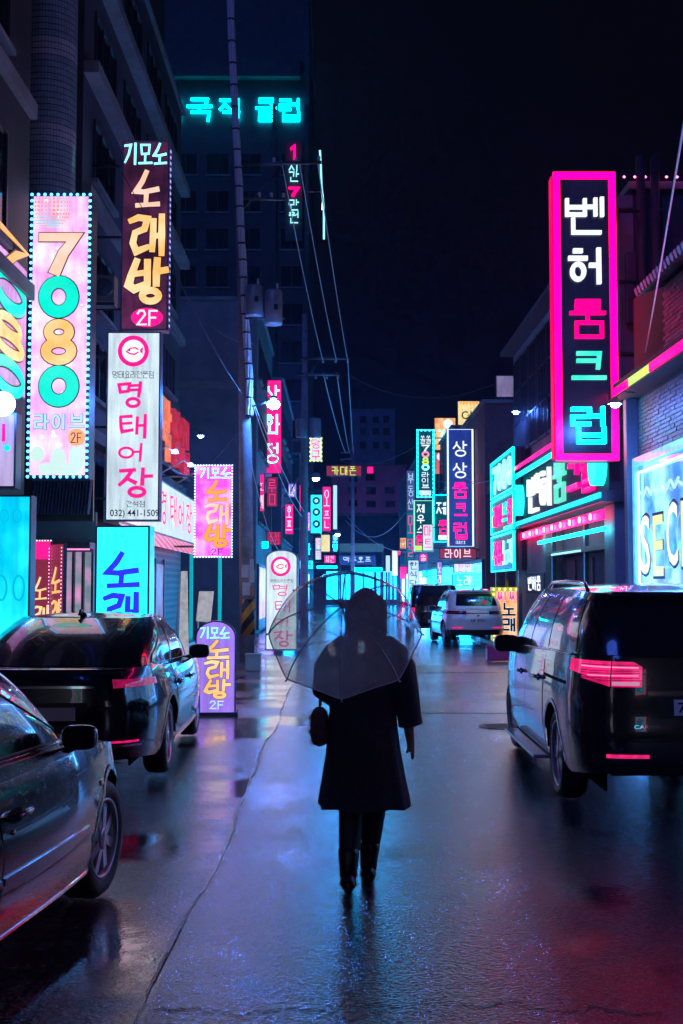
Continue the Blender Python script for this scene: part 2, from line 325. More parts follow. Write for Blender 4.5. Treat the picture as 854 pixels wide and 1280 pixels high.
# ------------------------------------------------------------------ sign boards
class Plane:
    def __init__(s, O, U, N): s.O = Vector(O); s.U = Vector(U).normalized(); s.N = Vector(N).normalized(); s.V = Vector((0,0,1))
    def uv(s, px, py):
        d = ray(px, py); t = (s.O-CAM).dot(s.N)/d.dot(s.N); P = CAM+d*t-s.O
        return P.dot(s.U), P.dot(s.V)
    def P(s, u, v, n): return s.O+s.U*u+s.V*v+s.N*n
def front(Y, turn=0.0, x=0.0):
    a = math.radians(turn); return Plane((x, Y, 0), (math.cos(a), math.sin(a), 0), (math.sin(a), -math.cos(a), 0))
def leftwall(X): return Plane((X, 0, 0), (0, 1, 0), (1, 0, 0))
def rightwall(X): return Plane((X, 0, 0), (0, -1, 0), (-1, 0, 0))
class Sign:
    def __init__(s, name, label, pl, rect, depth=.2, face=None, cab=None, group=None, frame=None, fw=.03, ground=False, arch=False, cat='sign'):
        s.pl = pl; s.rect = rect
        s.u0, s.v0, s.u1, s.v1 = s.r(rect)
        base = pl.P((s.u0+s.u1)/2, 0 if ground else s.v0, -depth/2)
        if ground: base.z = 0
        s.root = thing(name, label, cat, base, 0, group); s.depth = depth; s.n = 0.0
        cab = cab or M_CAB
        if arch:
            r = (s.u1-s.u0)/2; k = 14
            poly = [(s.u0, s.v0), (s.u1, s.v0)] + [((s.u0+s.u1)/2+r*math.cos(math.pi*i/k), s.v1-r*arch+r*arch*math.sin(math.pi*i/k)) for i in range(k+1)]
            MB().prism(poly, pl.P, -depth, 0).build('cabinet', cab, s.root)
            c = ((s.u0+s.u1)/2, (s.v0+s.v1)/2)
            if face: MB().prism([(c[0]+(a-c[0])*.93, c[1]+(b-c[1])*.975) for a, b in poly], pl.P, .002, .008).build('face', face, s.root); s.n = .008
        else:
            MB().obox(pl.O, pl.U, pl.V, pl.N, s.u0, s.u1, s.v0, s.v1, -depth, 0).build('cabinet', cab, s.root)
            if face:
                MB().obox(pl.O, pl.U, pl.V, pl.N, s.u0+fw, s.u1-fw, s.v0+fw, s.v1-fw, .002, .010).build('face', face, s.root); s.n = .010
            if frame: s.frame(frame, fw)
    def r(s, rect):
        x0, y0, x1, y1 = rect; xm, ym = (x0+x1)/2, (y0+y1)/2
        a, b = s.pl.uv(x0, ym)[0], s.pl.uv(x1, ym)[0]; c, d = s.pl.uv(xm, y1)[1], s.pl.uv(xm, y0)[1]
        return min(a, b), min(c, d), max(a, b), max(c, d)
    def frame(s, m, w, h=.05, name='frame', inset=0.0, parent=None):
        mb = MB(); p = s.pl; u0, u1, v0, v1 = s.u0+inset, s.u1-inset, s.v0+inset, s.v1-inset
        for a in ((u0, u1, v1-w, v1), (u0, u1, v0, v0+w), (u0, u0+w, v0+w, v1-w), (u1-w, u1, v0+w, v1-w)):
            mb.obox(p.O, p.U, p.V, p.N, *a, .003, h)
        return mb.build(name, m, parent or s.root)
    def panel(s, rect, m, name='panel', n0=None, n1=None, parent=None):
        n0 = s.n+.002 if n0 is None else n0; n1 = n0+.008 if n1 is None else n1; p = s.pl
        u0, v0, u1, v1 = s.r(rect)
        return MB().obox(p.O, p.U, p.V, p.N, u0, u1, v0, v1, n0, n1).build(name, m, parent or s.root)
    def disc(s, c, r, m, name='roundel', ry=None, n0=None, n1=None, k=28, inner=None, parent=None):
        n0 = s.n+.002 if n0 is None else n0; n1 = n0+.008 if n1 is None else n1
        u, v = s.pl.uv(*c); ru = abs(s.pl.uv(c[0]+r, c[1])[0]-u); rv = abs(s.pl.uv(c[0], c[1]+(ry or r))[1]-v)
        mb = MB()
        if inner: ribbon(mb, ell(u, v, ru*(1+inner)/2, rv*(1+inner)/2, k), ru*(1-inner), s.pl.P, n0, n1)
        else: mb.prism([(u+ru*math.cos(2*math.pi*i/k), v+rv*math.sin(2*math.pi*i/k)) for i in range(k)], s.pl.P, n0, n1)
        return mb.build(name, m, parent or s.root)
    def text(s, t, rect, w, m, vert=False, brush=False, n0=None, th=.012, gap=.12, outline=None, ow=.03, lat=False, name='lettering', parent=None, tilt=None):
        n0 = s.n+.004 if n0 is None else n0; u0, v0, u1, v1 = s.r(rect); par = parent or s.root; p = s.pl
        fn = p.P
        if lat:
            mb = MB(); latin(mb, t, u0, v0, u1, v1, fn, n0+th); return mb.build(name, m, par)
        k = len(t); cells = []
        for i in range(k):
            if vert: h = (v1-v0)/(k-gap*1.0); cells.append((u0, v1-(i+1)*h+h*gap, u1, v1-i*h) if True else None)
            else: h = (u1-u0)/(k-gap); cells.append((u0+i*h, v0, u0+i*h+h*(1-gap), v1))
        S = min(cells[0][2]-cells[0][0], cells[0][3]-cells[0][1])
        if outline:
            mb = MB()
            for ch, c in zip(t, cells): letter(mb, ch, *c, w, fn, n0, n0+.004, brush, grow=S*ow*2)
            mb.build('letter_outline', outline, par); n0 += .007
        mb = MB()
        for ch, c in zip(t, cells): letter(mb, ch, *c, w, fn, n0, n0+th, brush)
        return mb.build(name, m, par)
    def bulbs(s, m, step, r, inset=.0, n=.03, sides='lrtb'):
        mb = MB(); u0, u1, v0, v1 = s.u0+inset, s.u1-inset, s.v0+inset, s.v1-inset; pts = []
        ku = max(2, round((u1-u0)/step)); kv = max(2, round((v1-v0)/step))
        if 't' in sides: pts += [(u0+(u1-u0)*i/ku, v1) for i in range(ku+1)]
        if 'b' in sides: pts += [(u0+(u1-u0)*i/ku, v0) for i in range(ku+1)]
        if 'l' in sides: pts += [(u0, v0+(v1-v0)*i/kv) for i in range(1, kv)]
        if 'r' in sides: pts += [(u1, v0+(v1-v0)*i/kv) for i in range(1, kv)]
        for (u, v) in pts:
            a = [s.pl.P(u+r*math.cos(q*math.pi/3), v+r*math.sin(q*math.pi/3), n) for q in range(6)]
            b = [s.pl.P(u+r*.55*math.cos(q*math.pi/3), v+r*.55*math.sin(q*math.pi/3), n+r*.7) for q in range(6)]
            mb.add(a+b, [(i, (i+1) % 6, 6+(i+1) % 6, 6+i) for i in range(6)]+[tuple(range(6, 12))])
        o = mb.build('bulb_string', m, s.root); o['kind'] = 'stuff'; return o
    def tubes(s, m, r=.02, inset=.03, n=.05, name='neon_border'):
        p = s.pl; u0, u1, v0, v1 = s.u0+inset, s.u1-inset, s.v0+inset, s.v1-inset
        return MB().tube([p.P(u0,v0,n), p.P(u1,v0,n), p.P(u1,v1,n), p.P(u0,v1,n)], r, 6, closed=True).build(name, m, s.root)
    def bracket(s, to_x, m=None, k=2, r=.03):
        """steel arms from the cabinet's back to the wall at x = to_x"""
        for i in range(k):
            v = s.v0+(s.v1-s.v0)*(.12+.76*i/max(1, k-1)); um = (s.u0+s.u1)/2
            a = s.pl.P(um, v, -s.depth*.5); b = Vector((to_x, a.y, a.z))
            MB().tube([a, b], r, 6).build('bracket', m or M_STEEL, s.root)
    def legs(s, m=None, r=.03):
        for u in (s.u0+.12, s.u1-.12):
            MB().tube([s.pl.P(u, s.v0+.05, -s.depth/2), s.pl.P(u, 0.01-s.pl.O.z, -s.depth/2)], r, 6).build('leg', m or M_STEEL, s.root)
M_CAB = mat('cabinet_dark', (.03,.032,.045), .35, .3, var=.3)
M_STEEL = mat('steel', (.16,.17,.2), .35, .9, var=.3)
# ------------------------------------------------------------------ ground
def wet_ground(name, col, r_lo, r_hi, bstr, bsc, puddle, coarse=True):
    m, nt, b = new_mat(name); N = nt.nodes.new; L = nt.links.new
    g = N('ShaderNodeNewGeometry'); P = g.outputs['Position']
    big = N('ShaderNodeTexNoise'); big.inputs['Scale'].default_value = .55; big.inputs['Detail'].default_value = 5; big.inputs['Roughness'].default_value = .6; L(P, big.inputs[0])
    mid = N('ShaderNodeTexNoise'); mid.inputs['Scale'].default_value = 9; mid.inputs['Detail'].default_value = 6; L(P, mid.inputs[0])
    fine = N('ShaderNodeTexVoronoi'); fine.inputs['Scale'].default_value = bsc; L(P, fine.inputs[0])
    fin2 = N('ShaderNodeTexNoise'); fin2.inputs['Scale'].default_value = bsc*1.7; fin2.inputs['Detail'].default_value = 3; L(P, fin2.inputs[0])
    mask = N('ShaderNodeMapRange'); mask.inputs[1].default_value = puddle-.07; mask.inputs[2].default_value = puddle+.08; L(big.outputs[0], mask.inputs[0])   # 0 = standing water
    c = N('ShaderNodeValToRGB'); c.color_ramp.elements[0].position = .3; c.color_ramp.elements[1].position = .75
    c.color_ramp.elements[0].color = (*[x*.6 for x in col], 1); c.color_ramp.elements[1].color = (*[x*1.5 for x in col], 1)
    L(mid.outputs[0], c.inputs[0])
    fine3 = N('ShaderNodeTexVoronoi'); fine3.inputs['Scale'].default_value = bsc*1.05; L(P, fine3.inputs[0])      # stones of the aggregate, each its own grey
    sx = N('ShaderNodeSeparateColor'); L(fine3.outputs['Color'], sx.inputs[0]); sm = N('ShaderNodeMapRange'); sm.inputs[3].default_value = .2; sm.inputs[4].default_value = 3.0; L(sx.outputs[0], sm.inputs[0])
    cm = N('ShaderNodeMix'); cm.data_type = 'RGBA'; cm.blend_type = 'MULTIPLY'; cm.inputs[0].default_value = 1; cm.clamp_result = False; L(c.outputs[0], cm.inputs[6]); L(sm.outputs[0], cm.inputs[7]); L(cm.outputs[2], b.inputs['Base Color'])
    rg = N('ShaderNodeMapRange'); rg.inputs[3].default_value = r_lo; rg.inputs[4].default_value = r_hi; L(mask.outputs[0], rg.inputs[0])
    rv = N('ShaderNodeMath'); rv.operation = 'MULTIPLY_ADD'; L(mid.outputs[0], rv.inputs[0]); rv.inputs[1].default_value = .16; 
    L(rg.outputs[0], rv.inputs[2]); sb = N('ShaderNodeMath'); sb.operation = 'SUBTRACT'; L(rv.outputs[0], sb.inputs[0]); sb.inputs[1].default_value = .08
    L(sb.outputs[0], b.inputs['Roughness'])
    h = N('ShaderNodeMath'); h.operation = 'MULTIPLY_ADD'; L(fine.outputs['Distance'], h.inputs[0]); h.inputs[1].default_value = .8; L(fin2.outputs[0], h.inputs[2])
    f30 = N('ShaderNodeTexVoronoi'); f30.inputs['Scale'].default_value = bsc*.48; L(P, f30.inputs[0]); h3 = N('ShaderNodeMath'); h3.operation = 'MULTIPLY_ADD'; L(f30.outputs['Distance'], h3.inputs[0]); h3.inputs[1].default_value = .8; L(h.outputs[0], h3.inputs[2]); h = h3
    h2 = N('ShaderNodeMath'); h2.operation = 'MULTIPLY_ADD'; L(mid.outputs[0], h2.inputs[0]); h2.inputs[1].default_value = .5; L(h.outputs[0], h2.inputs[2])
    bs = N('ShaderNodeMapRange'); bs.inputs[3].default_value = bstr*.12; bs.inputs[4].default_value = bstr; L(mask.outputs[0], bs.inputs[0])
    bp = N('ShaderNodeBump'); bp.inputs['Distance'].default_value = .006; L(h2.outputs[0], bp.inputs['Height']); L(bs.outputs[0], bp.inputs['Strength'])
    L(bp.outputs[0], b.inputs['Normal']); b.inputs['IOR'].default_value = 1.5; b.inputs['Coat Weight'].default_value = 1.0; L(sb.outputs[0], b.inputs['Coat Roughness']); L(bp.outputs[0], b.inputs['Coat Normal'])
    MATS[name] = m; return m
M_ASPH = wet_ground('wet_asphalt', (.026,.029,.054), .09, .14, .36, 78, .38)
M_CONC = wet_ground('wet_concrete', (.055,.057,.066), .07, .22, .4, 60, .47)
M_PAVE = wet_ground('wet_paving', (.085,.082,.085), .10, .36, .5, 40, .40)
def sheet(name, rows, z, m, kind='structure', label=None):
    """rows of (Y, x_left, x_right)"""
    mb = MB(); mb.grid([[(a, y, z), (a+(b-a)*.5, y, z), (b, y, z)] for y, a, b in rows], smooth=False, flip=False)
    o = mb.build(name, m); tag(o, label, None, None, kind); return o
g = MB(); g.add([(-700,-300,-.012),(700,-300,-.012),(700,1500,-.012),(-700,1500,-.012)], [(0,1,2,3)]); tag(g.build('ground', M_CONC), kind='structure')
def wob(y, s): return .016*math.sin(y*1.7+s)+.006*math.sin(y*4.3+2*s)
ys = [-20+.25*i for i in range(261)] + [46+i*2 for i in range(45)]
def xl(y): return -.76 if y < 36 else -.76+(y-36)*.03
def xr(y): return 3.5 if y < 40 else 3.5+(y-40)*.022
sheet('road', [(y, xl(y)+wob(y, 1), xr(y)+wob(y, 4)) for y in ys], -.004, M_ASPH)
# worn tar seam between the asphalt and the concrete strip, and a cross crack
M_TAR = mat('tar_seam', (.20,.20,.23), .3, bump=.4, bscale=60, var=.5, vscale=12)
mb = MB(); rows = []
for y in [3+.09*i for i in range(270)]:
    w = .007+.004*math.sin(y*2.3)+RNG.uniform(-.003, .003); c = xl(y)+wob(y, 1)+.03*math.sin(y*.9)+RNG.uniform(-.006, .006); h = -.001+.0025*abs(math.sin(y*5.1))*RNG.uniform(.3, 1)
    rows.append([(c-w, y, -.003), (c-w*.4, y, h), (c+w*.35, y, h*.8), (c+w, y, -.003)])
mb.grid(rows); o = mb.build('road_seam', M_PAVE); tag(o, kind='structure')
M_CRK = mat('tar_crack', (.012,.012,.014), .16, bump=.6, bscale=70)
mb = MB(); rows = []
for i in range(60):
    x = -.74+i*.035; y = 5.05+.06*math.sin(x*4)+.03*math.sin(x*19)+RNG.uniform(-.03, .03); w = .003+.006*abs(math.sin(x*7)); rows.append([(x, y-w, -.0005), (x, y+w, -.0005)])
mb.grid(rows, smooth=False, flip=True); tag(mb.build('road_crack', M_CRK), kind='structure')
def kerbed(name, x0, x1, y0, y1, side):
    o = MB().box((x0, y0, -.01), (x1, y1, .115)).build(name, M_PAVE); tag(o, kind='structure')
    k = x1 if side < 0 else x0; n = 0; y = max(y0, 4)
    me = None
    while y < min(y1, 44):                       # kerb stones
        if me is None:
            ob = MB().box((-.08, 0, -.01), (.08, .985, .125), .012).build('kerb_stone', M_PAVE, o); me = ob.data
        else: ob = put('kerb_stone', me, o)
        ob.location = (k+.08*(1 if side < 0 else -1)*1.0, y, 0); y += 1.0
    return o
kerbed('pavement_left', -9, -4.35, -20, 43, -1)
kerbed('pavement_right', 4.75, 12, -20, 41, 1)

# ------------------------------------------------------------------ buildings
M_WALLP = mat('render_plum', (.075,.06,.095), .7, var=.35, bump=.3, bscale=14, vscale=1.2)
M_WALLB = mat('render_blue_grey', (.22,.24,.28), .65, var=.3, bump=.25, bscale=10, vscale=.8)
M_WALLD = mat('render_dark', (.05,.05,.062), .6, var=.4, bump=.3, bscale=12, vscale=1.5)
M_WALLR = mat('render_red_brown', (.22,.10,.11), .7, var=.35, bump=.3, bscale=12)
M_GLASSD = mat('window_glass', (.006,.008,.012), .10, 0, spec=.4)
M_FRAME = mat('window_frame', (.10,.10,.12), .4, .6)
M_CONCB = mat('bare_concrete', (.26,.26,.28), .75, var=.35, bump=.35, bscale=9, vscale=1)
def window(par, pl, u0, v0, u1, v1, nx=2, ny=1, fm=None, pm=None, d=.05, sill=True):
    w = min(.06, (u1-u0)*.08); mb = MB()
    for a in ((u0,u1,v1-w,v1),(u0,u1,v0,v0+w),(u0,u0+w,v0+w,v1-w),(u1-w,u1,v0+w,v1-w)): mb.obox(pl.O,pl.U,pl.V,pl.N,*a,.002,d)
    for i in range(1, nx): c = u0+(u1-u0)*i/nx; mb.obox(pl.O,pl.U,pl.V,pl.N,c-w*.35,c+w*.35,v0+w,v1-w,.002,d*.85)
    for i in range(1, ny): c = v0+(v1-v0)*i/ny; mb.obox(pl.O,pl.U,pl.V,pl.N,u0+w,u1-w,c-w*.35,c+w*.35,.002,d*.75)
    f = mb.build('window', fm or M_FRAME, par)
    MB().obox(pl.O,pl.U,pl.V,pl.N,u0+w*.5,u1-w*.5,v0+w*.5,v1-w*.5,.003,.014).build('pane', pm or M_GLASSD, f)
    if sill: MB().obox(pl.O,pl.U,pl.V,pl.N,u0-.06,u1+.06,v0-.09,v0-.002,.0,d+.07).build('sill', M_CONCB, f)
    return f
def block(name, label, x0, x1, y0, y1, z1, m, cap=.12, cap_m=None):
    t = thing(name, label, 'building', ((x0+x1)/2, (y0+y1)/2, 0))
    MB().box((x0, y0, -.01), (x1, y1, z1)).build('wall', m, t)
    if cap: MB().box((x0-.1, y0-.1, z1+.002), (x1+.1, y1+.1, z1+.002+cap)).build('coping', cap_m or M_CONCB, t)
    return t
def band(t, x, y0, y1, z, side, h=.28, d=.22, m=None, name='cornice'):
    s = 1 if side < 0 else -1
    return MB().box((x+s*.001, y0, z), (x+s*d, y1, z+h)).build(name, m or M_CONCB, t)

# left 1: the near building with the tilework poster wall
L1 = block('corner_building', 'dark tiled building at far left edge behind the cyan sign board', -12, -5, -20, 19.2, 15.5, M_WALLD)
pl = leftwall(-5)
for z in (6.9, 9.9, 12.9):
    band(L1, -5, -20, 19.2, z-.55, -1, .25, .12)
    for y in (2, 5.4, 8.8, 12.2, 15.6): window(L1, pl, y, z, y+2.2, z+1.7, 3)
# recess between left 1 and left 2, with the round tiled stair tower
LT = thing('round_stair_tower', 'round blue tiled stair tower rising behind the tall digit sign', 'building', (-5.55, 22.6, 0))
M_TILE = mat('tower_tile', (.30,.40,.50), .18, var=.25, vscale=6)
M_TILE2 = mat('tower_tile_pale', (.55,.56,.66), .2, var=.2, vscale=6)
M_GROUT = mat('tower_grout', (.03,.035,.05), .8)
MB().lathe([(.535, 0), (.535, 17)], (-5.55, 22.6, 0), seg=48).build('core', M_GROUT, LT)
for nm, mm, pale in (('tile_field', M_TILE, 0), ('tile_band', M_TILE2, 1)):
    mb = MB(); z = 3.0; k = 0
    while z < 16.9:
        isb = (abs(z-11.85) < .16) or (abs(z-10.2) < .16) or abs(z-13.6) < .16
        if isb == bool(pale):
            for i in range(56):
                q0 = 2*math.pi*(i+.05)/56; q1 = 2*math.pi*(i+.95)/56
                if math.sin((q0+q1)/2) > .35: continue
                r = .545; mb.add([(-5.55+r*math.cos(q), 22.6+r*math.sin(q), zz) for zz in (z+.008, z+.112) for q in (q0, q1)], [(0,1,3,2)])
        z += .12
    o = mb.build(nm, mm, LT); o['kind'] = 'stuff'
RB = block('recessed_annexe', 'dark recessed annexe wall between tiled tower and poster wall', -12, -6.12, 19.25, 23.1, 15, M_WALLD, 0)
# left 2
L2 = block('karaoke_building', 'plum rendered building with stepped ledges behind the black hanging sign', -14, -5, 23.2, 38, 17, M_WALLP)
pl = leftwall(-5)
for z, d in ((4.6, .25), (9.4, .18), (11.9, .3), (14.25, .3)): band(L2, -5, 23.2, 38, z, -1, .25, d)
for z in (5.6, 7.5, 10.1, 12.4, 14.9):
    for y in (24.2, 27.6, 31.0, 34.4):
        window(L2, pl, y, z, y+2.3, z+1.25, 3)
# left 3, 4a, 4b
L3 = block('gable_building', 'blue grey building whose blank gable faces down the street', -6.2, -3.0, 45, 56, 12.6, M_WALLB)
for z in (4.2, 7.0, 9.8):
    for y in (46, 48.4, 50.8, 53.2): window(L3, leftwall(-3.0), y, z, y+1.6, z+1.5, 2)
MB().box((-6.15, 44.86, 9.2), (-3.02, 44.998, 9.5)).build('cornice', M_CONCB, L3)
L4 = block('narrow_shop_building', 'narrow plum building behind the pink vertical sign', -7, -2.55, 56.2, 70, 11.5, M_WALLP)
for z in (4.0, 6.4, 8.8):
    for y in (57, 60, 63, 66): window(L4, leftwall(-2.55), y, z, y+1.7, z+1.5, 2)
L5 = block('side_street_building', 'low plum building beyond the second utility pole', -9, -2.15, 70.3, 92, 9.5, M_WALLP)
for z in (3.6, 6.2):
    for y in (71.5, 75.5, 79.5, 83.5): window(L5, leftwall(-2.15), y, z, y+1.9, z+1.5, 2)
# tall hotel
H = block('club_tower_building', 'tall dark tower building with cyan club letters near its top', -14.1, -2.2, 96, 118, 51, M_WALLD)
plh = front(96)
MB().box((-13.6, 95.2, 43.2), (-2.9, 95.995, 45.0)).build('ledge', M_WALLD, H)
MB().box((-5.2, 95.5, 8), (-4.9, 95.995, 41)).build('pilaster', M_WALLD, H)
MB().box((-2.55, 95.5, 8), (-2.25, 95.995, 41)).build('pilaster', M_WALLD, H)
for r in range(9):
    for c, x in enumerate((-13.2, -10.6, -8.0, -4.55)):
        window(H, plh, x, 10.5+r*3.1, x+1.9, 12.3+r*3.1, 2)
# right buildings
M_BRICK = mat('brick_glazed', (.16,.13,.17), .45, var=.5, vscale=9, bump=.25, bscale=60)
M_MORTAR = mat('mortar', (.06,.06,.07), .85)
R0 = block('brick_bar_building', 'brick bar building with glowing window at right edge', 5.68, 14, 6, 22.6, 7.2, M_MORTAR, 0)
mb = MB(); z = 3.72; r = 0
while z < 5.2:
    y = 17.6+(.11 if r % 2 else 0)
    while y < 22.35:
        o = RNG.uniform(0, .012); mb.box((5.68-.012-o, y, z), (5.679, y+.205, z+.062)); y += .22
    z += .075; r += 1
z = 5.62
while z < 6.75:
    y = 17.6+(.11 if r % 2 else 0)
    while y < 20.05:
        o = RNG.uniform(0, .012); mb.box((5.60-.012-o, y, z), (5.599, y+.205, z+.062)); y += .22
    z += .075; r += 1
o = mb.build('brick', M_BRICK, R0); o['kind'] = 'stuff'
MB().box((5.60, 6.2, 5.6), (5.679, 20.25, 6.85)).build('upper_wall', M_MORTAR, R0)
# tiled eave at the top of the brick parapet
M_EAVE = mat('eave_tile', (.14,.17,.24), .3, var=.3)
for i in range(16):
    y = 20.42-i*.2; MB().tube([(5.66, y, 6.98), (5.18, y, 6.80)], .075, 8).build('eave_tile', M_EAVE, R0)
E_PINK = glow('neon_pink', (1, .0, .10), 2.0)
E_CYAN = glow('neon_cyan', (.0, .70, .85), 6.0)
E_CYANW = glow('neon_cyan_white', (.35, .95, 1.0), 1.1)
E_YEL = glow('neon_lime', (.62, .9, .12), .9)
E_BLUE = glow('neon_blue', (.05, .28, 1.0), 14)
E_WHITE = glow('lamp_white', (.9, .92, 1.0), 1.2)
MB().box((5.24, 6.5, 5.26), (5.675, 22.5, 5.55)).build('eave', M_WALLD, R0)
for y0, y1, mm in ((6.5, 17.4, glow('magenta_fill', (1,.0,.20), 5.5)), (17.42, 19.8, E_PINK), (19.82, 21.2, E_YEL), (21.22, 22.5, E_PINK)):  # nearest run is out of view, added in strong magenta to tint the road
    MB().box((5.215, y0, 5.30), (5.238, y1, 5.44)).build('light_strip', mm, R0)
MB().box((5.45, 22.35, 0), (5.675, 22.58, 5.25)).build('corner_pier', M_WALLB, R0)
# bar window, lit blue inside, lettering on the glass
M_BARGL = glow('bar_window_glow', (.05,.20,.62), 1.9, mottle=.45, scale=1.3, col2=(.16,.42,.85), rough=.08)
plr = rightwall(5.62)
BW = MB().obox(plr.O, plr.U, plr.V, plr.N, -22.1, -8, .55, 3.95, .002, .02).build('bar_window', M_BARGL, R0)
mb = MB(); fr = (-22.25, -7.9, .4, 4.1)
for a in ((-22.25,-7.9,3.95,4.1),(-22.25,-7.9,.4,.55),(-22.25,-22.1,.55,3.95),(-8,-7.9,.55,3.95)): mb.obox(plr.O, plr.U, plr.V, plr.N, *a, .004, .10)
mb.build('window_surround', glow('surround_blue', (.12,.5,1.0), .9, mottle=.3, scale=6), BW)
MB().tube([plr.P(-21.98, .68, .06), plr.P(-21.98, 3.82, .06), plr.P(-8.2, 3.82, .06)], .022, 6).build('neon_border', E_BLUE, BW)
# R1, the room-club building
R1 = block('room_club_building', 'dark club building with long neon sign band and recessed entrance', 5.9, 14, 23.4, 37.6, 9.6, M_WALLP, .15)
MB().box((5.62, 23.4, 5.25), (5.898, 37.6, 9.5)).build('upper_wall', M_WALLB, R1)
plw = rightwall(5.62)
for i in range(9):
    y = 24.0+i*1.48; window(R1, plw, -y-1.3, 5.75, -y, 8.7, 3, 3, d=.08, sill=False)
MB().box((5.2, 23.4, 9.0), (5.615, 37.6, 9.12)).build('cornice', M_WALLP, R1)
mb = MB()
for i in range(40): mb.lathe([(.0, -.025), (.03, 0), (0, .03)], (5.7+i*.21, 23.25, 9.82), seg=6)
o = mb.build('bulb_string', glow('bulb_pink', (1,.1,.4), 8), R1); o['kind'] = 'stuff'
for x in (6.0, 6.28): MB().tube([(x, 23.15, 0), (x, 23.15, 10.2)], .09, 10).build('duct', M_WALLD, R1)
MB().box((5.72, 23.2, 6.9), (5.9, 23.395, 8.3)).build('wall_panel', M_WALLP, R1)
MB().box((6.45, 23.2, 6.6), (13.8, 23.395, 9.2)).build('wall_panel', M_WALLP, R1)
# lower level: fascia, strips, entrance
MB().box((5.35, 23.4, 3.62), (5.895, 36.4, 4.85)).build('fascia', M_WALLD, R1)
MB().box((5.15, 23.2, 4.86), (5.895, 36.6, 4.98)).build('fascia_top', M_FRAME, R1)
MB().box((5.15, 23.2, 3.38), (5.895, 36.6, 3.60)).build('fascia_base', M_FRAME, R1)
def strip(t, x, y0, y1, z, h, mm, n='light_strip'): return MB().box((x-.03, y0, z), (x, y1, z+h)).build(n, mm, t)
E_CYANF = glow('neon_cyan_frame', (.0,.60,.68), 1.3)
strip(R1, 5.148, 23.2, 36.6, 4.80, .13, E_CYANF); strip(R1, 5.148, 27.5, 36.6, 5.06, .09, E_PINK)
strip(R1, 5.148, 23.2, 36.6, 3.46, .10, E_CYANF); strip(R1, 5.30, 23.6, 34.4, 3.06, .20, E_PINK); strip(R1, 5.33, 23.6, 31.5, 2.84, .08, E_CYAN)
mb = MB()
for i in range(9): mb.lathe([(0, -.03), (.07, -.03), (.07, .0), (0, .0)], (5.24, 24.6+i*1.1, 3.16), 'x', 10)
mb.build('downlight', glow('downlight_pink', (1,.55,.8), 2.2), R1)['kind'] = 'stuff'
MB().box((5.45, 31.2, 0.1), (5.898, 36.4, 3.36)).build('front_wall', M_CONCB, R1)
MB().box((5.45, 23.4, 0.1), (5.898, 24.3, 3.36)).build('front_wall', M_WALLB, R1)
MB().box((5.42, 31.3, 1.55), (5.449, 34.3, 2.1)).build('name_plate', M_WALLD, R1)
plx = rightwall(5.41); mb = MB()
for i, ch in enumerate('벤허룸'): letter(mb, ch, -33.8+i*.72, 1.63, -33.2+i*.72, 2.02, .14, plx.P, 0, .01)
mb.build('lettering', E_WHITE, R1)
for y in (25.2, 27.4, 29.4):
    d = MB().box((5.86, y, .12), (5.898, y+1.1, 2.4), .006).build('door', M_WALLR, R1)
    MB().tube([(5.84, y+.12, 1.0), (5.84, y+.12, 1.4)], .018, 6).build('handle', M_STEEL, d)
MB().box((5.52, 26.6, .1), (5.62, 26.72, 3.36)).build('post', M_STEEL, R1); MB().box((5.52, 30.6, .1), (5.62, 30.72, 3.36)).build('post', M_STEEL, R1)
MB().box((5.5, 24.5, 2.5), (5.898, 31.1, 2.62)).build('canopy', M_WALLR, R1)
strip(R1, 5.5, 26.9, 30.5, 2.52, .04, E_CYANW)
# R2, R3, R4
R2 = block('red_gable_building', 'red brown gable building behind the three tier frame', 5.25, 14, 42, 55, 8.2, M_WALLR)
MB().box((5.3, 41.84, 5.0), (13.9, 41.996, 5.25)).build('cornice', M_CONCB, R2)
R3 = block('sign_laden_building', 'dark building behind the blue club sign', 5.5, 15, 56, 72, 9.2, M_WALLD)
for z in (4.2, 6.6):
    for y in (57.5, 61, 64.5, 68): window(R3, rightwall(5.5), -y-1.8, z, -y, z+1.5, 2)
R4 = block('far_shop_building', 'far dark shop building behind the cyan bulb sign', 5.9, 16, 73, 112, 11.0, M_WALLB)
for z in (4.2, 7.0):
    for y in (75, 80, 85, 90): window(R4, rightwall(5.9), -y-2, z, -y, z+1.6, 2)
# street end
M_WALLMAG = mat('render_mauve', (.42,.30,.40), .7, var=.25, vscale=.5)
B1 = block('mauve_apartment_block', 'mauve apartment block with square windows closing the street', -.5, 7.9, 135, 150, 15.4, M_WALLMAG)
plb = front(135)
for rect in ((436,593,447,602),(457,592,469,601),(435,609,446,617),(458,609,470,618),(481,609,493,617),(458,626,470,634),(482,626,494,634),(436,625,447,633)):
    a = plb.uv(rect[0], rect[3]); b = plb.uv(rect[2], rect[1]); window(B1, plb, a[0], a[1], b[0], b[1], 2, fm=M_WALLD)
B2 = block('blue_apartment_block', 'dim blue apartment block high above the street end', 2.4, 9.4, 190, 205, 30, M_WALLB)
plb = front(190)
for yy in (520, 535, 552):
    for xx in (450, 466, 479):
        a = plb.uv(xx, yy+9); b = plb.uv(xx+8, yy); window(B2, plb, a[0], a[1], b[0], b[1], 2, fm=M_WALLD)
MB().box((-1, 128.2, 8.6), (8.5, 128.3, 8.75)).build('hidden_fill_strip', glow('fill_violet', (.42,.12,.9), 9), B1)  # added light, hidden behind the retaining wall to tint this block
RW = block('retaining_wall', 'dark retaining wall at the end of the street', -6, 12, 126, 128, 9.2, M_WALLD, .3)

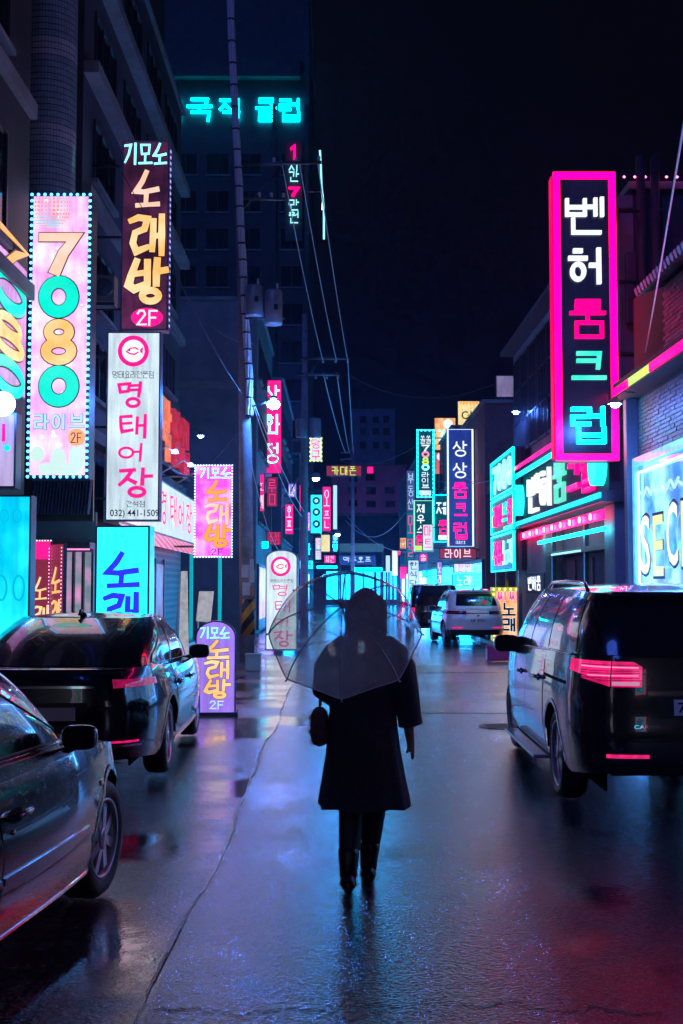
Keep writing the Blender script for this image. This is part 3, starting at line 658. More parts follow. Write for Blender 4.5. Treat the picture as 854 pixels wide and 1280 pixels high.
# lit street-level shopfronts further down
def shopfront(name, label, pl, u0, u1, z1, m_, bars, par_y):
    t = thing(name, label, 'shopfront', pl.P((u0+u1)/2, 0, 0))
    MB().obox(pl.O, pl.U, pl.V, pl.N, u0, u1, .1, z1, .003, .10).build('frame', M_FRAME, t)
    for i in range(bars):
        a = u0+(u1-u0)*i/bars; b = u0+(u1-u0)*(i+1)/bars
        MB().obox(pl.O, pl.U, pl.V, pl.N, a+.06, b-.06, .5, z1-.12, .102, .118).build('window', m_, t)
    return t
E_SHOPC = glow('shop_cyan', (.005,.36,.95), 9.0, mottle=.5, scale=1.2); E_SHOPW = glow('shop_white', (.14,.38,1.0), 6.0, mottle=.5, scale=1.1); E_SHOPP = glow('shop_violet', (.45,.2,.9), 1.2, mottle=.5, scale=1.1)
shopfront('lit_shopfront', 'violet lit shopfront under the hot pink sign', leftwall(-3.0), 45.4, 55.6, 2.6, E_SHOPP, 5, 0)
shopfront('lit_shopfront', 'cyan lit shopfront at foot of narrow plum building', leftwall(-2.55), 56.6, 69.6, 2.7, E_SHOPC, 6, 0)
shopfront('lit_shopfront', 'pale lit shopfront beyond the second utility pole', leftwall(-2.15), 70.8, 91.5, 2.8, E_SHOPW, 8, 0)
shopfront('lit_shopfront', 'cyan lit shopfront behind the dark van', rightwall(5.5), -71.5, -56.5, 2.8, E_SHOPC, 7, 0)
shopfront('lit_shopfront', 'pale lit shopfront far along the opposite side', rightwall(5.9), -111, -74, 2.9, E_SHOPW, 12, 0)
shopfront('lit_shopfront', 'cyan lit shop facing the viewer at the street end', front(120), -1.0, 9.0, 3.4, E_SHOPC, 8, 0)
shopfront('lit_shopfront', 'teal lit shopfront at foot of red brown building', rightwall(5.25), -54.6, -42.4, 2.7, E_SHOPC, 6, 0)

# patched asphalt
M_PATCH = wet_ground('wet_patch', (.034,.034,.044), .13, .24, .4, 48, .30)
for x0, x1, y0, y1 in ((1.0, 3.35, 16.6, 18.3), (-.4, 1.1, 21.5, 23.2), (1.4, 3.3, 24.4, 26.6)):
    pts = []; n = 9
    for (ax_, ay, bx_, by_) in ((x0,y0,x1,y0),(x1,y0,x1,y1),(x1,y1,x0,y1),(x0,y1,x0,y0)):
        for i in range(n): pts.append((ax_+(bx_-ax_)*i/n+RNG.uniform(-.03,.03), ay+(by_-ay)*i/n+RNG.uniform(-.04,.04), .0))
    tag(MB().add(pts, [list(range(len(pts)))]).build('road_patch', M_PATCH), kind='structure')
# manhole cover
t = thing('manhole_cover', 'round iron manhole cover set in the wet road', 'manhole', (2.1, 15.0, 0))
MB().lathe([(0,-.003),(.33,-.003),(.33,.001),(.30,.003),(0,.003)], (2.1, 15.0, 0), 'z', 32).build('lid', mat('cast_iron', (.05,.05,.055), .35, .7, bump=.5, bscale=40), t)
for i in range(6): MB().box((1.86, 14.79+i*.08, .0031), (2.34, 14.82+i*.08, .007)).build('grip_rib', MATS['cast_iron'], t)
# ------------------------------------------------------------------ sign inks and faces
K_BLACK = mat('ink_black', (.008,.006,.012), .35)
K_NAVY = mat('ink_navy', (.01,.03,.10), .35)
K_BLUE = glow('ink_cobalt', (.02,.02,.55), .75)
F_PINKW = glow('face_pink_white', (.95,.42,.90), .95, mottle=.12, scale=2.2, col2=(1.0,.78,1.0))
F_WHITE = glow('face_white', (.58,.72,.80), .95, mottle=.16, scale=1.8)
F_DARK = glow('face_wine', (.016,.004,.014), 1.0, mottle=.4, scale=1.2, col2=(.040,.008,.030))
F_CYAN = glow('face_cyan', (.012,.60,.70), 1.2, mottle=.12, scale=2.0)
F_CYANL = glow('face_cyan_wide', (.0,.38,.60), 1.7, mottle=.3, scale=1.1, col2=(.01,.52,.66))
F_MAG = glow('face_magenta', (.86,.05,.85), .95, mottle=.15, scale=2.5, col2=(.80,.22,.92))
F_VIOLET = glow('face_violet', (.34,.20,.85), .85, mottle=.12, scale=3)
F_NAVY = glow('face_navy', (.008,.02,.13), 1.0, mottle=.3, scale=1.5)
F_TEAL = glow('face_teal', (.0,.06,.09), 1.0, mottle=.3, scale=1.5)
F_ORANGE = glow('face_orange', (1.0,.36,.08), .9, mottle=.15, scale=3, col2=(1.0,.62,.35))
F_CREAM = glow('face_cream', (.95,.74,.33), .85, mottle=.1, scale=2)
F_RED = glow('face_dark_red', (.10,.01,.025), 1.0)
F_LILAC = glow('face_lilac', (.55,.45,.75), .7, mottle=.2, scale=1)
I_PEACH = glow('ink_peach', (1.0,.56,.36), .92, mottle=.12, scale=2, col2=(.98,.62,.52))
I_AMBER = glow('ink_amber', (1.0,.50,.14), .9, col2=(1.0,.72,.38), scale=2.2)
I_ORANGE = glow('ink_orange', (1.0,.36,.05), .95)
I_TEAL = glow('ink_teal', (.0,.78,.58), .95, mottle=.12)
I_AQUA = glow('ink_aqua', (.20,.92,.95), 1.0)
I_PINK = glow('ink_pink', (1.0,.01,.24), .55)
I_WHITE = glow('ink_white', (.80,.90,.95), .95)
I_WHITEB = glow('letters_white', (.78,.88,.92), 1.05)
I_REDH = glow('ink_red', (.9,.02,.10), 1.0)
I_ICE = glow('ink_ice', (.45,.75,1.0), .9)
I_FAINT = glow('ink_faint_cyan', (.02,.60,.72), .95)
B_CYAN = glow('bulb_cyan', (.06,.50,1.0), 6.0)
B_WHITE = glow('bulb_white', (.9,.8,1.0), 2.4)
B_LIME = glow('bulb_lime', (.55,.8,.08), 1.8)
M_LILAC = mat('cabinet_lilac', (.30,.26,.42), .4, .2)
M_WHITEP = mat('white_paint', (.7,.7,.72), .35, var=.1)
M_CABB = mat('cabinet_blue', (.10,.16,.24), .35, .4, var=.3)

def emblem(s, c, r):
    """round pink emblem with a plain white fish"""
    e = s.disc(c, r, I_PINK, 'emblem'); n = s.n+.012
    s.disc(c, r*.72, I_WHITE, 'emblem_field', n0=n, n1=n+.003, parent=e)
    u, v = s.pl.uv(*c); k = abs(s.pl.uv(c[0]+r, c[1])[0]-u)
    body = [(-.5,-.05),(-.2,.22),(.15,.25),(.42,.08),(.62,.28),(.6,-.2),(.42,-.05),(.1,-.28),(-.25,-.22)]
    MB().prism([(u+a*k, v+b*k) for a, b in body], s.pl.P, n+.004, n+.007).build('fish_mark', I_PINK, e)
    MB().prism([(u+a*k*.72+.0, v+b*k*.6) for a, b in body], s.pl.P, n+.008, n+.010).build('fish_mark', I_WHITE, e)
    s.disc((c[0]-r*.25, c[1]-r*.05), r*.07, K_BLACK, 'fish_eye', n0=n+.011, n1=n+.013, k=8, parent=e)

# ---- tall digit sign on the left
pl = front(19.5)
s = Sign('digit_sign', 'tall pink light box reading 7080 with disco ball and cyan bulb edge', pl, (36,242,113,598), .45, F_PINKW, M_CABB, fw=.05)
s.frame(M_CABB, .05, .03)
for ch, (y0, y1), ink in zip('7080', ((292,342),(347,396),(402,453),(459,507)), (I_PEACH, I_TEAL, I_AMBER, I_TEAL)):
    s.text(ch, (50, y0, 98, y1), .2, ink, outline=K_BLACK, ow=.028, name='digit')
s.text('라이브', (43,517,106,538), .15, I_ICE, outline=K_NAVY, ow=.03)
s.disc((96,547), 11, I_ORANGE, 'floor_roundel'); s.text('2F', (89,541,103,554), .19, K_BLACK, n0=.03)
# disco ball: dots on a sphere section
mb = MB(); u, v = pl.uv(63, 258); k = pl.uv(91, 258)[0]-u
for i in range(-7, 8):
    for j in range(-7, 8):
        a, b = i/7.5*1.35, j/7.5*1.35
        x, y = math.sin(a)*math.cos(b), math.sin(b)
        if x*x+y*y > .97 or u+x*k < s.u0+.06 or v+y*k > s.v1-.06: continue
        w = .048*k*max(.35, math.cos(a)); h = .048*k*max(.35, math.cos(b)); q = (u+x*k, v+y*k)
        mb.prism([(q[0]-w,q[1]-h),(q[0]+w,q[1]-h),(q[0]+w,q[1]+h),(q[0]-w,q[1]+h)], pl.P, .013, .017)
mb.build('disco_ball_dots', glow('disco_amber', (1,.30,.06), .85, col2=(.2,.75,.75), scale=3.5), s.root)['kind'] = 'stuff'
mb = MB()
for c, r, ry in (((47,568),9,10),((73,576),10,16),((97,572),10,18),((60,586),12,8),((86,588),14,8)):
    a = pl.uv(*c); rr = pl.uv(c[0]+r, c[1])[0]-a[0]
    mb.prism([(min(max(a[0]+rr*math.cos(q*.45), s.u0+.06), s.u1-.06), max(a[1]+rr*ry/r*math.sin(q*.45), s.v0+.06)) for q in range(14)], pl.P, .013, .018+.001*r/10)
mb.build('cloud_print', glow('print_mint', (.62,.86,.80), .85), s.root)['kind'] = 'stuff'
mb = MB()
for i in range(26):
    a = (RNG.uniform(s.u0+.1, s.u1-.1), RNG.uniform(s.v0+.1, s.v1-.1)); rr = RNG.uniform(.012, .045)
    mb.prism([(a[0]+rr*math.cos(q*.9), a[1]+rr*math.sin(q*.9)) for q in range(7)], pl.P, .0105, .0115)
mb.build('sparkle_print', I_WHITE, s.root)['kind'] = 'stuff'
s.bulbs(B_CYAN, .105, .026, .025)
s.bracket(-5.02, k=3)
# flush digit poster wall
pl = leftwall(-4.97)
s = Sign('wall_digit_sign', 'second pink digit sign fixed flat on the wall at far left edge', pl, (-70,285,33,470), .08, glow('face_orchid', (.62,.22,.66), .8, mottle=.2, scale=1.5, col2=(.75,.35,.8)), M_CABB, fw=.03)
s.u1 = s.u1
for ch, (y0, y1), ink in zip('7080', ((300,342),(346,398),(403,450),(455,500)), (I_ORANGE, I_TEAL, I_AMBER, I_TEAL)):
    a = pl.uv(-32, y0-8); b = pl.uv(32, y1)
    u0, u1 = 16.9, 19.15; z1 = 1.72+(734-y0)/1500*18.6; z0 = 1.72+(734-y1)/1500*18.6
    mb = MB(); letter(mb, ch, u0, z0, u1, z1, .2, pl.P, .014, .018, grow=.05); mb.build('letter_outline', K_BLACK, s.root)
    mb = MB(); letter(mb, ch, u0, z0, u1, z1, .2, pl.P, .022, .028); mb.build('digit', ink, s.root)
# small poster box and round lamp under it
s = Sign('small_poster_box', 'small lilac poster box below the wall digit sign', front(17.6), (-14,516,20,610), .3, F_LILAC, M_CABB, fw=.03)
s.disc((9,560), 4, I_TEAL, 'bubble_print'); s.panel((3,530,7,552), I_PINK, 'stripe_print'); s.bracket(-5.02)
t = thing('round_wall_lamp', 'round white wall lamp at far left edge above the poster box', 'lamp', at(5, 505, 17.2))
p = at(4, 505, 17.2); MB().lathe([(0,-.16),(.10,-.14),(.17,-.06),(.18,.0),(.16,.05),(0,.06)], p, 'y', 20).build('shade', glow('lamp_dim', (.10,.26,1.0), 14), t)
MB().tube([p+Vector((0,.05,0)), p+Vector((-.1,.1,.18)), Vector((-5.02, p.y+.1, p.z+.2))], .02, 6).build('arm', M_STEEL, t)

# ---- black hanging karaoke sign
s = Sign('black_karaoke_sign', 'tall dark wine hanging sign with orange brush letters and pink 2F oval', front(24), (152,176,211,413), .32, F_DARK, M_LILAC, fw=.03)
s.frame(M_LILAC, .03, .02)
s.text('기모노', (155,180,209,206), .14, I_AQUA, brush=True, gap=.02)
for ch, r in (('노',(167,215,200,259)),('래',(162,270,207,319)),('방',(158,325,209,378))):
    s.text(ch, r, .17, I_PEACH if ch == '노' else I_AMBER, brush=True, outline=K_BLACK, ow=.025)
s.disc((184,397), 20, I_PINK, 'floor_oval', ry=12); s.text('2F', (171,388,198,407), .2, I_WHITE, n0=.03, gap=.1); s.bracket(-5.02, k=3)
mb = MB()
for i in range(30): mb.box(s.pl.P(s.u1+.002, s.v0+.1+i*.125, -.2), s.pl.P(s.u1+.012, s.v0+.15+i*.125, -.12))
mb.build('side_led', glow('led_lilac', (.5,.42,.95), 1.0), s.root)['kind'] = 'stuff'
# ---- white fish restaurant sign
s = Sign('white_fish_sign', 'tall white light box with pink brush letters and phone number', front(23), (133,415,200,651), .34, F_WHITE, M_LILAC, fw=.025)
s.frame(M_LILAC, .025, .02); emblem(s, (167,439), 19.5)
s.text('명태요리전문점', (141,464,193,473), .09, K_NAVY, gap=.06)
for ch, r in (('명',(147,478,185,509)),('태',(147,519,185,548)),('어',(148,555,184,577)),('장',(148,586,191,621))): s.text(ch, r, .15, I_PINK, brush=True, outline=glow('ink_shade', (.30,.40,.46), .5), ow=.012)
s.text('간석점', (158,626,182,634), .1, K_NAVY, gap=.06); s.text('032) 441-1509', (138,637,199,648), 0, K_NAVY, lat=True); s.bracket(-5.02, k=3)
# ---- cyan ground box
s = Sign('cyan_karaoke_box', 'cyan ground light box with dark blue brush letters behind the black sedan', front(20), (119,657,187,790), .5, F_CYAN, glow('cab_cyan_side', (.0,.38,.46), .8, mottle=.3), fw=.03, ground=True)
s.frame(M_CABB, .03, .02)
s.text('기모노', (126,663,181,686), .12, I_FAINT, brush=True)
s.text('노', (130,692,175,734), .15, K_BLUE, brush=True); s.text('래', (130,742,175,786), .15, K_BLUE, brush=True); s.legs(r=.05)
# ---- wide cyan board at the left edge
s = Sign('cyan_board', 'wide plain cyan light board at left edge above the grey sedan', front(14.6), (-170,619,38,824), .25, F_CYANL, M_CABB, fw=.02)
s.frame(M_CABB, .02, .015)
for i, (x, y) in enumerate(((2,735),(24,735))): s.disc((x,y), 8, glow('ink_faint2', (.0,.44,.62), .95), 'faded_print', ry=18, inner=.7)
for i, x in enumerate((6, 22)): s.disc((x,645), 6, MATS['ink_faint2'], 'faded_print', ry=9, inner=.7)
s.panel((-160,806,38,808), MATS['ink_faint2'], 'seam'); s.legs(r=.05)
# ---- dark panels with amber letters
s = Sign('dark_karaoke_panel', 'dark panel with amber brush letters and pink top beside cyan board', front(20.6), (38,675,64,790), .12, F_RED, M_CAB, fw=.015, ground=True)
s.panel((39,677,63,699), I_PINK, 'top_panel'); s.bulbs(B_WHITE, .05, .012, .01, sides='t')
s.text('노', (42,722,59,750), .13, I_AMBER, brush=True); s.text('래', (41,757,62,785), .13, I_AMBER, brush=True); s.legs()
s = Sign('angled_karaoke_panel', 'narrow angled panel with amber letters and pink bulb edges', front(20.3, -55, -4.75), (63,680,79,790), .06, F_RED, M_CAB, fw=.01, ground=True)
s.text('노', (66,710,76,742), .12, I_AMBER, brush=True); s.text('래', (66,750,76,784), .12, I_AMBER, brush=True); s.bulbs(glow('bulb_rose', (1,.35,.7), 2.2), .06, .014, .01, sides='lr'); s.legs()
# poster shutters behind
t = thing('poster_shutter', 'row of tall narrow poster panels behind the dark panels', 'shutter', at(98, 790, 21.6))
Mp = glow('poster_dim', (.20,.26,.34), 1.0, mottle=.6, scale=3, col2=(.36,.16,.30))
for i in range(3):
    a = at(82+i*12, 790, 21.6); b = at(91+i*12, 690, 21.6); MB().box((a.x, 21.55, .1), (b.x, 21.6, b.z)).build('poster_panel', Mp, t)
    MB().box((b.x+.01, 21.5, .1), (b.x+.05, 21.62, b.z+.05)).build('mullion', M_STEEL, t)
a = at(38, 690, 21.8); b = at(120, 640, 21.8); MB().box((a.x, 21.8, 0.1), (b.x, 21.95, b.z)).build('back_wall', M_WALLB, t)
MB().box((a.x, 21.3, a.z+.05), (b.x, 21.795, a.z+.16)).build('canopy', M_STEEL, t)
MB().box((a.x+.4, 21.28, a.z+.02), (b.x, 21.298, a.z+.045)).build('light_strip', glow('strip_rose', (1,.2,.55), 1.6), t)
# corrugated awning under the digit sign
t = thing('corrugated_awning', 'blue corrugated metal awning under the tall digit sign', 'awning', at(75, 640, 20.6))
p0 = at(42, 644, 20.6); p1 = at(116, 598, 20.6); n = 18
for i in range(n):
    x = p0.x+(p1.x-p0.x)*i/n; w = (p1.x-p0.x)/n
    MB().prism([(x, 0), (x+w*.5, .05), (x+w*.98, 0), (x+w*.98, -.02), (x+w*.5, .03), (x, -.02)], lambda u, v, q: Vector((u, 20.6-v-(1-q)*.25, p0.z+(p1.z-p0.z)*q)), 0, 1).build('sheet_rib', M_CABB, t)
MB().box((-6.1, 20.66, p0.z-.1), (p1.x, 20.75, p1.z+.3)).build('beam', M_STEEL, t)
# air conditioner and flood lamp by the digit sign
t = thing('air_conditioner', 'blue lit air conditioner unit between digit sign and black sign', 'air conditioner', at(134, 383, 22.9))
a = at(122, 383, 22.9); b = at(148, 350, 22.9); MB().box((a.x, 22.5, a.z), (b.x, 22.9, b.z), .02).build('casing', M_WALLB, t)
c = (a+b)/2; MB().lathe([(.0,0),(.17,0),(.18,-.02),(.16,-.03),(0,-.03)], (c.x, 22.49, c.z), 'y', 20).build('fan_guard', M_CABB, t)
MB().box((-5.0, 22.55, a.z-.06), (b.x, 22.85, a.z-.005)).build('shelf', M_STEEL, t)
# ---- pink karaoke sign
s = Sign('magenta_karaoke_sign', 'magenta hanging sign with orange brush letters beside the utility pole', front(31), (243,581,291,697), .2, F_MAG, M_CAB, fw=.02)
s.text('기모노', (250,585,289,598), .13, I_AQUA, brush=True, gap=.02, outline=K_NAVY, ow=.03)
for ch, r in (('노',(258,602,284,626)),('래',(256,630,287,655)),('방',(255,656,289,683))): s.text(ch, r, .17, I_PEACH if ch == '래' else I_ORANGE, brush=True, outline=K_BLACK, ow=.02)
s.text('2F', (264,686,279,694), .2, K_NAVY); s.bulbs(B_LIME if False else glow('bulb_mint', (.5,.95,.8), 2.2), .075, .022, .015); s.bracket(-5.0)
# ---- restaurant fascia, awning and open shop
t = thing('restaurant_fascia', 'long white restaurant fascia with red brush marks above striped awning', 'sign', (-4.4, 34, 3.0))
pl = leftwall(-4.45)
MB().obox(pl.O, pl.U, pl.V, pl.N, 24.5, 37.9, 3.05, 4.45, -.3, 0).build('cabinet', M_WHITEP, t)
MB().obox(pl.O, pl.U, pl.V, pl.N, 24.55, 37.85, 3.1, 4.4, .002, .012).build('face', F_WHITE, t)
for i, ch in enumerate('명태어장'):
    mb = MB(); letter(mb, ch, 30.2+i*1.75, 3.35, 31.6+i*1.75, 4.2, .10, pl.P, .016, .022, True); mb.build('lettering', I_REDH, t)
for i in range(13):
    y = 24.5+i*1.03
    for k in range(2):
        MB().add([(-4.43, y+k*.515, 3.04), (-4.43, y+k*.515+.51, 3.04), (-4.12, y+k*.515+.51, 2.68), (-4.12, y+k*.515, 2.68), (-4.43, y+k*.515, 3.02), (-4.43, y+k*.515+.51, 3.02), (-4.12, y+k*.515+.51, 2.66), (-4.12, y+k*.515, 2.66)],
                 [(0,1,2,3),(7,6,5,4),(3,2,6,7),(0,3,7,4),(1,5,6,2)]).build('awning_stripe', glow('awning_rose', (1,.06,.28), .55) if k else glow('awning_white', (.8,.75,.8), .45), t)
for y in (27.5, 30.5, 33.5):
    MB().tube([(-4.5, y, 4.6), (-3.9, y, 4.95), (-3.75, y, 4.85)], .02, 6).build('lamp_arm', M_WHITEP, t)
    MB().lathe([(0,.07),(.04,.05),(.08,-.02),(.0,-.03)], (-3.7, y, 4.82), 'z', 12).build('lamp_head', glow('spot_white', (.16,.30,1), 60), t)
t = thing('open_shopfront', 'grey open shopfront with metal shutter under the striped awning', 'shopfront', (-4.95, 31, 0))
MB().box((-4.995, 24.2, .1), (-4.9, 37.9, 2.9)).build('shutter', mat('shutter_grey', (.16,.17,.20), .5, .2, var=.3), t)
for i in range(14): MB().box((-4.899, 24.3, .3+i*.18), (-4.885, 37.8, .38+i*.18)).build('slat', mat('shutter_slat', (.22,.23,.26), .45, .3), t)
t = thing('shop_display', 'dim pink lit shop display window behind the easel board', 'shop window', (-4.86, 30.5, 0))
Md = glow('display_rose', (.34,.12,.24), .55, mottle=.7, scale=1.6, col2=(.16,.20,.34))
for i in range(4):
    MB().box((-4.88, 27.6+i*1.6, .5), (-4.86, 29.1+i*1.6, 2.35)).build('pane', Md, t); MB().box((-4.88, 29.1+i*1.6, .3), (-4.83, 29.2+i*1.6, 2.5)).build('mullion', M_STEEL, t)
t = thing('teal_door_frame', 'teal metal door frame under the magenta sign', 'door frame', (-4.0, 38.0, 0))
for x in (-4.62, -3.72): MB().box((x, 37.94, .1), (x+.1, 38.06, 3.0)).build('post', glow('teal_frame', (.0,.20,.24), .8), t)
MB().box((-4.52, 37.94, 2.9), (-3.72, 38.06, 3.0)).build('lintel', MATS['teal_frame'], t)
# red neon word on the ledge
pl = leftwall(-4.62)
t = thing('red_neon_letters', 'red and amber channel letters on ledge beside white fish sign', 'sign', (-4.7, 34, 5))
for i, (ch, m_) in enumerate(zip('막창집', (glow('neon_amber_red', (.9,.22,.12), .38, mottle=.4, scale=3), glow('neon_red', (.85,.04,.10), .22, mottle=.4, scale=3), MATS.get('neon_red') or 0))):
    mb = MB(); letter(mb, ch, 31.4+i*2.1, 5.15, 33.2+i*2.1, 6.85, .15, pl.P, -.08, .06); mb.build('lettering', m_ or MATS['neon_red'], t)
MB().box((-4.99, 31.2, 5.0), (-4.60, 37.8, 5.1)).build('ledge', M_STEEL, t)
MB().box((-4.99, 31.2, 5.102), (-4.85, 37.8, 6.95)).build('back_panel', M_WALLR, t)
# ---- standing signs on the left
s = Sign('violet_standing_sign', 'violet arched standing sign with orange brush letters in front of black sedan', front(16.3, 4, -1.6), (244,776,295,893), .22, F_VIOLET, M_CABB, ground=True, arch=.75)
s.text('기모노', (250,784,287,798), .14, I_AQUA, brush=True, gap=.02, outline=K_NAVY, ow=.03)
for ch, r in (('노',(256,801,287,823)),('래',(256,826,288,848)),('방',(255,850,288,872))): s.text(ch, r, .18, I_AMBER, brush=True, outline=K_BLACK, ow=.025)
s.text('2F', (262,876,280,886), .2, I_ICE)
MB().obox(s.pl.O, s.pl.U, s.pl.V, s.pl.N, s.u0-.03, s.u1+.03, 0, s.v0+.03, -.3, .06).build('base', M_CABB, s.root)
s = Sign('white_standing_sign', 'white arched standing sign with pink emblem beside the utility pole', front(31.2, -3, -1.4), (332,687,372,813), .3, F_WHITE, M_LILAC, ground=True, arch=.5)
emblem(s, (351,708), 12.5)
s.text('명태요리전문점', (338,724,367,728), .1, K_NAVY)
for ch, r in (('명',(340,731,365,745)),('태',(342,751,364,766)),('어',(342,771,364,783)),('장',(342,789,366,808))): s.text(ch, r, .13, glow('ink_rose', (.85,.12,.32), .8), brush=True)
# white easel, menu boards, box
t = thing('white_easel_board', 'white folding easel board standing on the pavement', 'easel', (-3.6, 28.3, 0))
a = at(232, 712, 28.3)
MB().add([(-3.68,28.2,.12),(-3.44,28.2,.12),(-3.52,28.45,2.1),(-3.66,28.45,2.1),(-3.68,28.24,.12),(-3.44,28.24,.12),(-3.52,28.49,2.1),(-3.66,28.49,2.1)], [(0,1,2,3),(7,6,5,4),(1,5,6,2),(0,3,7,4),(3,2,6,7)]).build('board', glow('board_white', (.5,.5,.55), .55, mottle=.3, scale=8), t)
for dx in (0, .2): MB().tube([(-3.66+dx*.5, 28.5, 2.08), (-3.9+dx, 29.1, .12)], .02, 6).build('leg', M_WHITEP, t)
t = thing('tilted_menu_board', 'small tilted white menu board leaning beside the easel', 'menu board', (-3.35, 29.4, 0))
MB().add([(-3.4,29.3,.9),(-3.05,29.3,.86),(-3.0,29.55,1.62),(-3.36,29.55,1.62),(-3.4,29.34,.9),(-3.05,29.34,.86),(-3.0,29.59,1.62),(-3.36,29.59,1.62)], [(0,1,2,3),(7,6,5,4),(0,4,5,1),(1,5,6,2),(2,6,7,3),(0,3,7,4)]).build('board', MATS['board_white'], t)
for x in (-3.36, -3.08): MB().tube([(x, 29.4, .9), (x, 29.5, .12)], .018, 6).build('leg', M_WHITEP, t)
t = thing('white_foam_box', 'small white foam box on ground by the utility pole', 'box', gnd(318, 838))
p = gnd(318, 838); MB().box((p.x-.18, p.y-.12, 0), (p.x+.14, p.y+.16, .30), .015).build('box_body', M_WHITEP, t); MB().box((p.x-.19, p.y-.13, .302), (p.x+.15, p.y+.17, .35), .012).build('lid', M_WHITEP, t)
# ---- pink vertical sign mid left
s = Sign('hot_pink_sign', 'hot pink vertical sign with pale letters behind the street lamp', front(52), (325,475,352,592), .25, glow('face_hotpink', (1.0,.01,.24), .55, mottle=.1), M_CAB, fw=.02)
s.text('산화정', (330,481,350,580), .13, I_AQUA, vert=True, gap=.25); s.bracket(-3.0)
def lit(name, label, Y, rect, face, txt=None, ink=None, vert=False, w=.115, gap=.15, border=None, bulbs=None, to=None, trect=None, frame=None, group=None, depth=.25):
    s = Sign(name, label, front(Y), rect, depth, face, M_CAB, fw=.03, frame=frame, group=group)
    if txt:
        x0, y0, x1, y1 = rect; r = trect or (x0+(x1-x0)*.15, y0+(y1-y0)*.06, x1-(x1-x0)*.15, y1-(y1-y0)*.06); s.text(txt, r, w, ink, vert=vert, gap=gap)
    if border: s.tubes(border, .035)
    if bulbs: s.bulbs(bulbs, .22, .055, .04)
    if to is not None: s.bracket(to)
    return s
# second floor shop window signs mid left
lit('pink_window_sign', 'narrow pink window sign under the hot pink sign', 47.5, (322,592,331,640), I_PINK, '노래', I_WHITE, True, to=-3.0)
lit('pink_neon_panel', 'pink neon panel beside narrow pink window sign', 50, (333,596,347,634), F_RED, '룸', I_PINK, True, to=-3.0)
lit('teal_ledge_sign', 'long low teal lit ledge sign above the white standing sign', 49, (318,676,336,686), E_CYAN, to=-3.0)
lit('red_ledge_sign', 'dark red sign with pink letters above teal ledge', 51, (333,664,352,682), F_RED, '주점', I_PINK, to=-2.6)
lit('pink_roundel_sign', 'small rounded pink sign on plum building wall', 58, (356,630,367,668), I_PINK, '호프', I_WHITE, True, to=-2.55)
lit('bulb_edged_sign', 'small white sign with lime bulb edge on second pole', 62, (387,547,403,577), F_WHITE, '당구', I_REDH, True, bulbs=B_LIME, to=-2.5)
lit('lime_led_sign', 'lime scrolling letter board hung across the street', 88, (408,582,452,595), F_RED, '카대폰', E_YEL)
lit('pink_square_sign', 'small square pink rooftop sign on mauve block', 132, (459,583,467,592), I_PINK)
sB = lit('blue_dial_sign', 'teal vertical sign with three dark dials', 64, (388,618,403,667), F_CYAN, to=-2.5)
for yy in (626,640,655): sB.disc((395.5,yy), 5, F_TEAL, 'dial'); sB.disc((395.5,yy), 2, I_AQUA, 'dial_centre', n0=.03, n1=.04)
sD = lit('magenta_banner', 'magenta vertical banner with white letters far left side', 70, (403,608,414,664), I_PINK, '오픈', I_WHITE, True, to=-2.3)
lit('ice_blue_banner', 'thin ice blue vertical light banner far left side', 74, (416,606,422,662), I_ICE, to=-2.2)
lit('blue_letter_sign', 'dark blue sign with single cyan letter near second pole', 66, (380,678,390,695), F_NAVY, '다', E_CYAN, to=-2.5)
lit('amber_poster_sign', 'amber printed vertical sign below the magenta banner', 72, (401,668,413,690), F_CREAM, to=-2.3)
lit('magenta_low_sign', 'magenta low sign between the pole and the amber sign', 60, (379,640,388,664), F_MAG, '방', I_WHITE, to=-2.55)
lit('cyan_low_sign', 'cyan low shop sign near second utility pole', 57, (374,700,392,712), F_CYAN, '노래', K_BLUE, to=-2.55)
for (nm, lab, Y, rect, face, tx, ink, to) in (
 ('violet_round_sign','small violet sign under the street lamp on the narrow plum building',59,(360,604,371,622),F_VIOLET,'바',I_WHITE,-2.55),
 ('rose_slim_sign','slim rose light strip beside the second utility pole',61,(374,606,378,640),I_PINK,None,None,-2.55),
 ('white_tall_far_sign','tall white far sign behind the teal dial sign',77,(394,672,402,700),F_WHITE,'약국',I_PINK,-2.15),
 ('cobalt_far_sign','cobalt blue far sign below the ice blue banner',82,(415,668,423,690),F_NAVY,'모텔',E_CYAN,-2.15),
 ('coral_far_sign','coral far sign just above the umbrella on the shop row',86,(405,694,420,704),I_PINK,'치킨',I_WHITE,-2.15),
 ('teal_far_strip','teal light strip under the coral far sign',85,(396,707,422,711),E_CYAN,None,None,-2.15),
 ('amber_far_box','amber box sign far along the right row',88,(500,672,508,686),F_ORANGE,'밥',K_NAVY,5.9),
 ('rose_far_box','rose box sign far along the right row',78,(524,692,534,702),I_PINK,'술',I_WHITE,5.9),
 ('aqua_far_box','aqua box sign above the dark van',68,(528,712,546,722),F_CYAN,'호프',K_BLUE,5.5),
 ('violet_far_column','violet column sign above the dark van roof',58,(546,702,553,732),F_VIOLET,'노래',I_WHITE,5.5),
 ('cyan_far_column','cyan column sign between blue club sign and bulb sign',48,(598,650,605,672),F_CYAN,None,None,5.25),
 ('white_far_fascia','pale fascia sign behind the white crossover roof',53,(556,733,600,741),F_WHITE,'식당',I_PINK,5.25)):
    s_ = lit(nm, lab, Y, rect, face, tx, ink, (rect[3]-rect[1]) > (rect[2]-rect[0]), to=to)
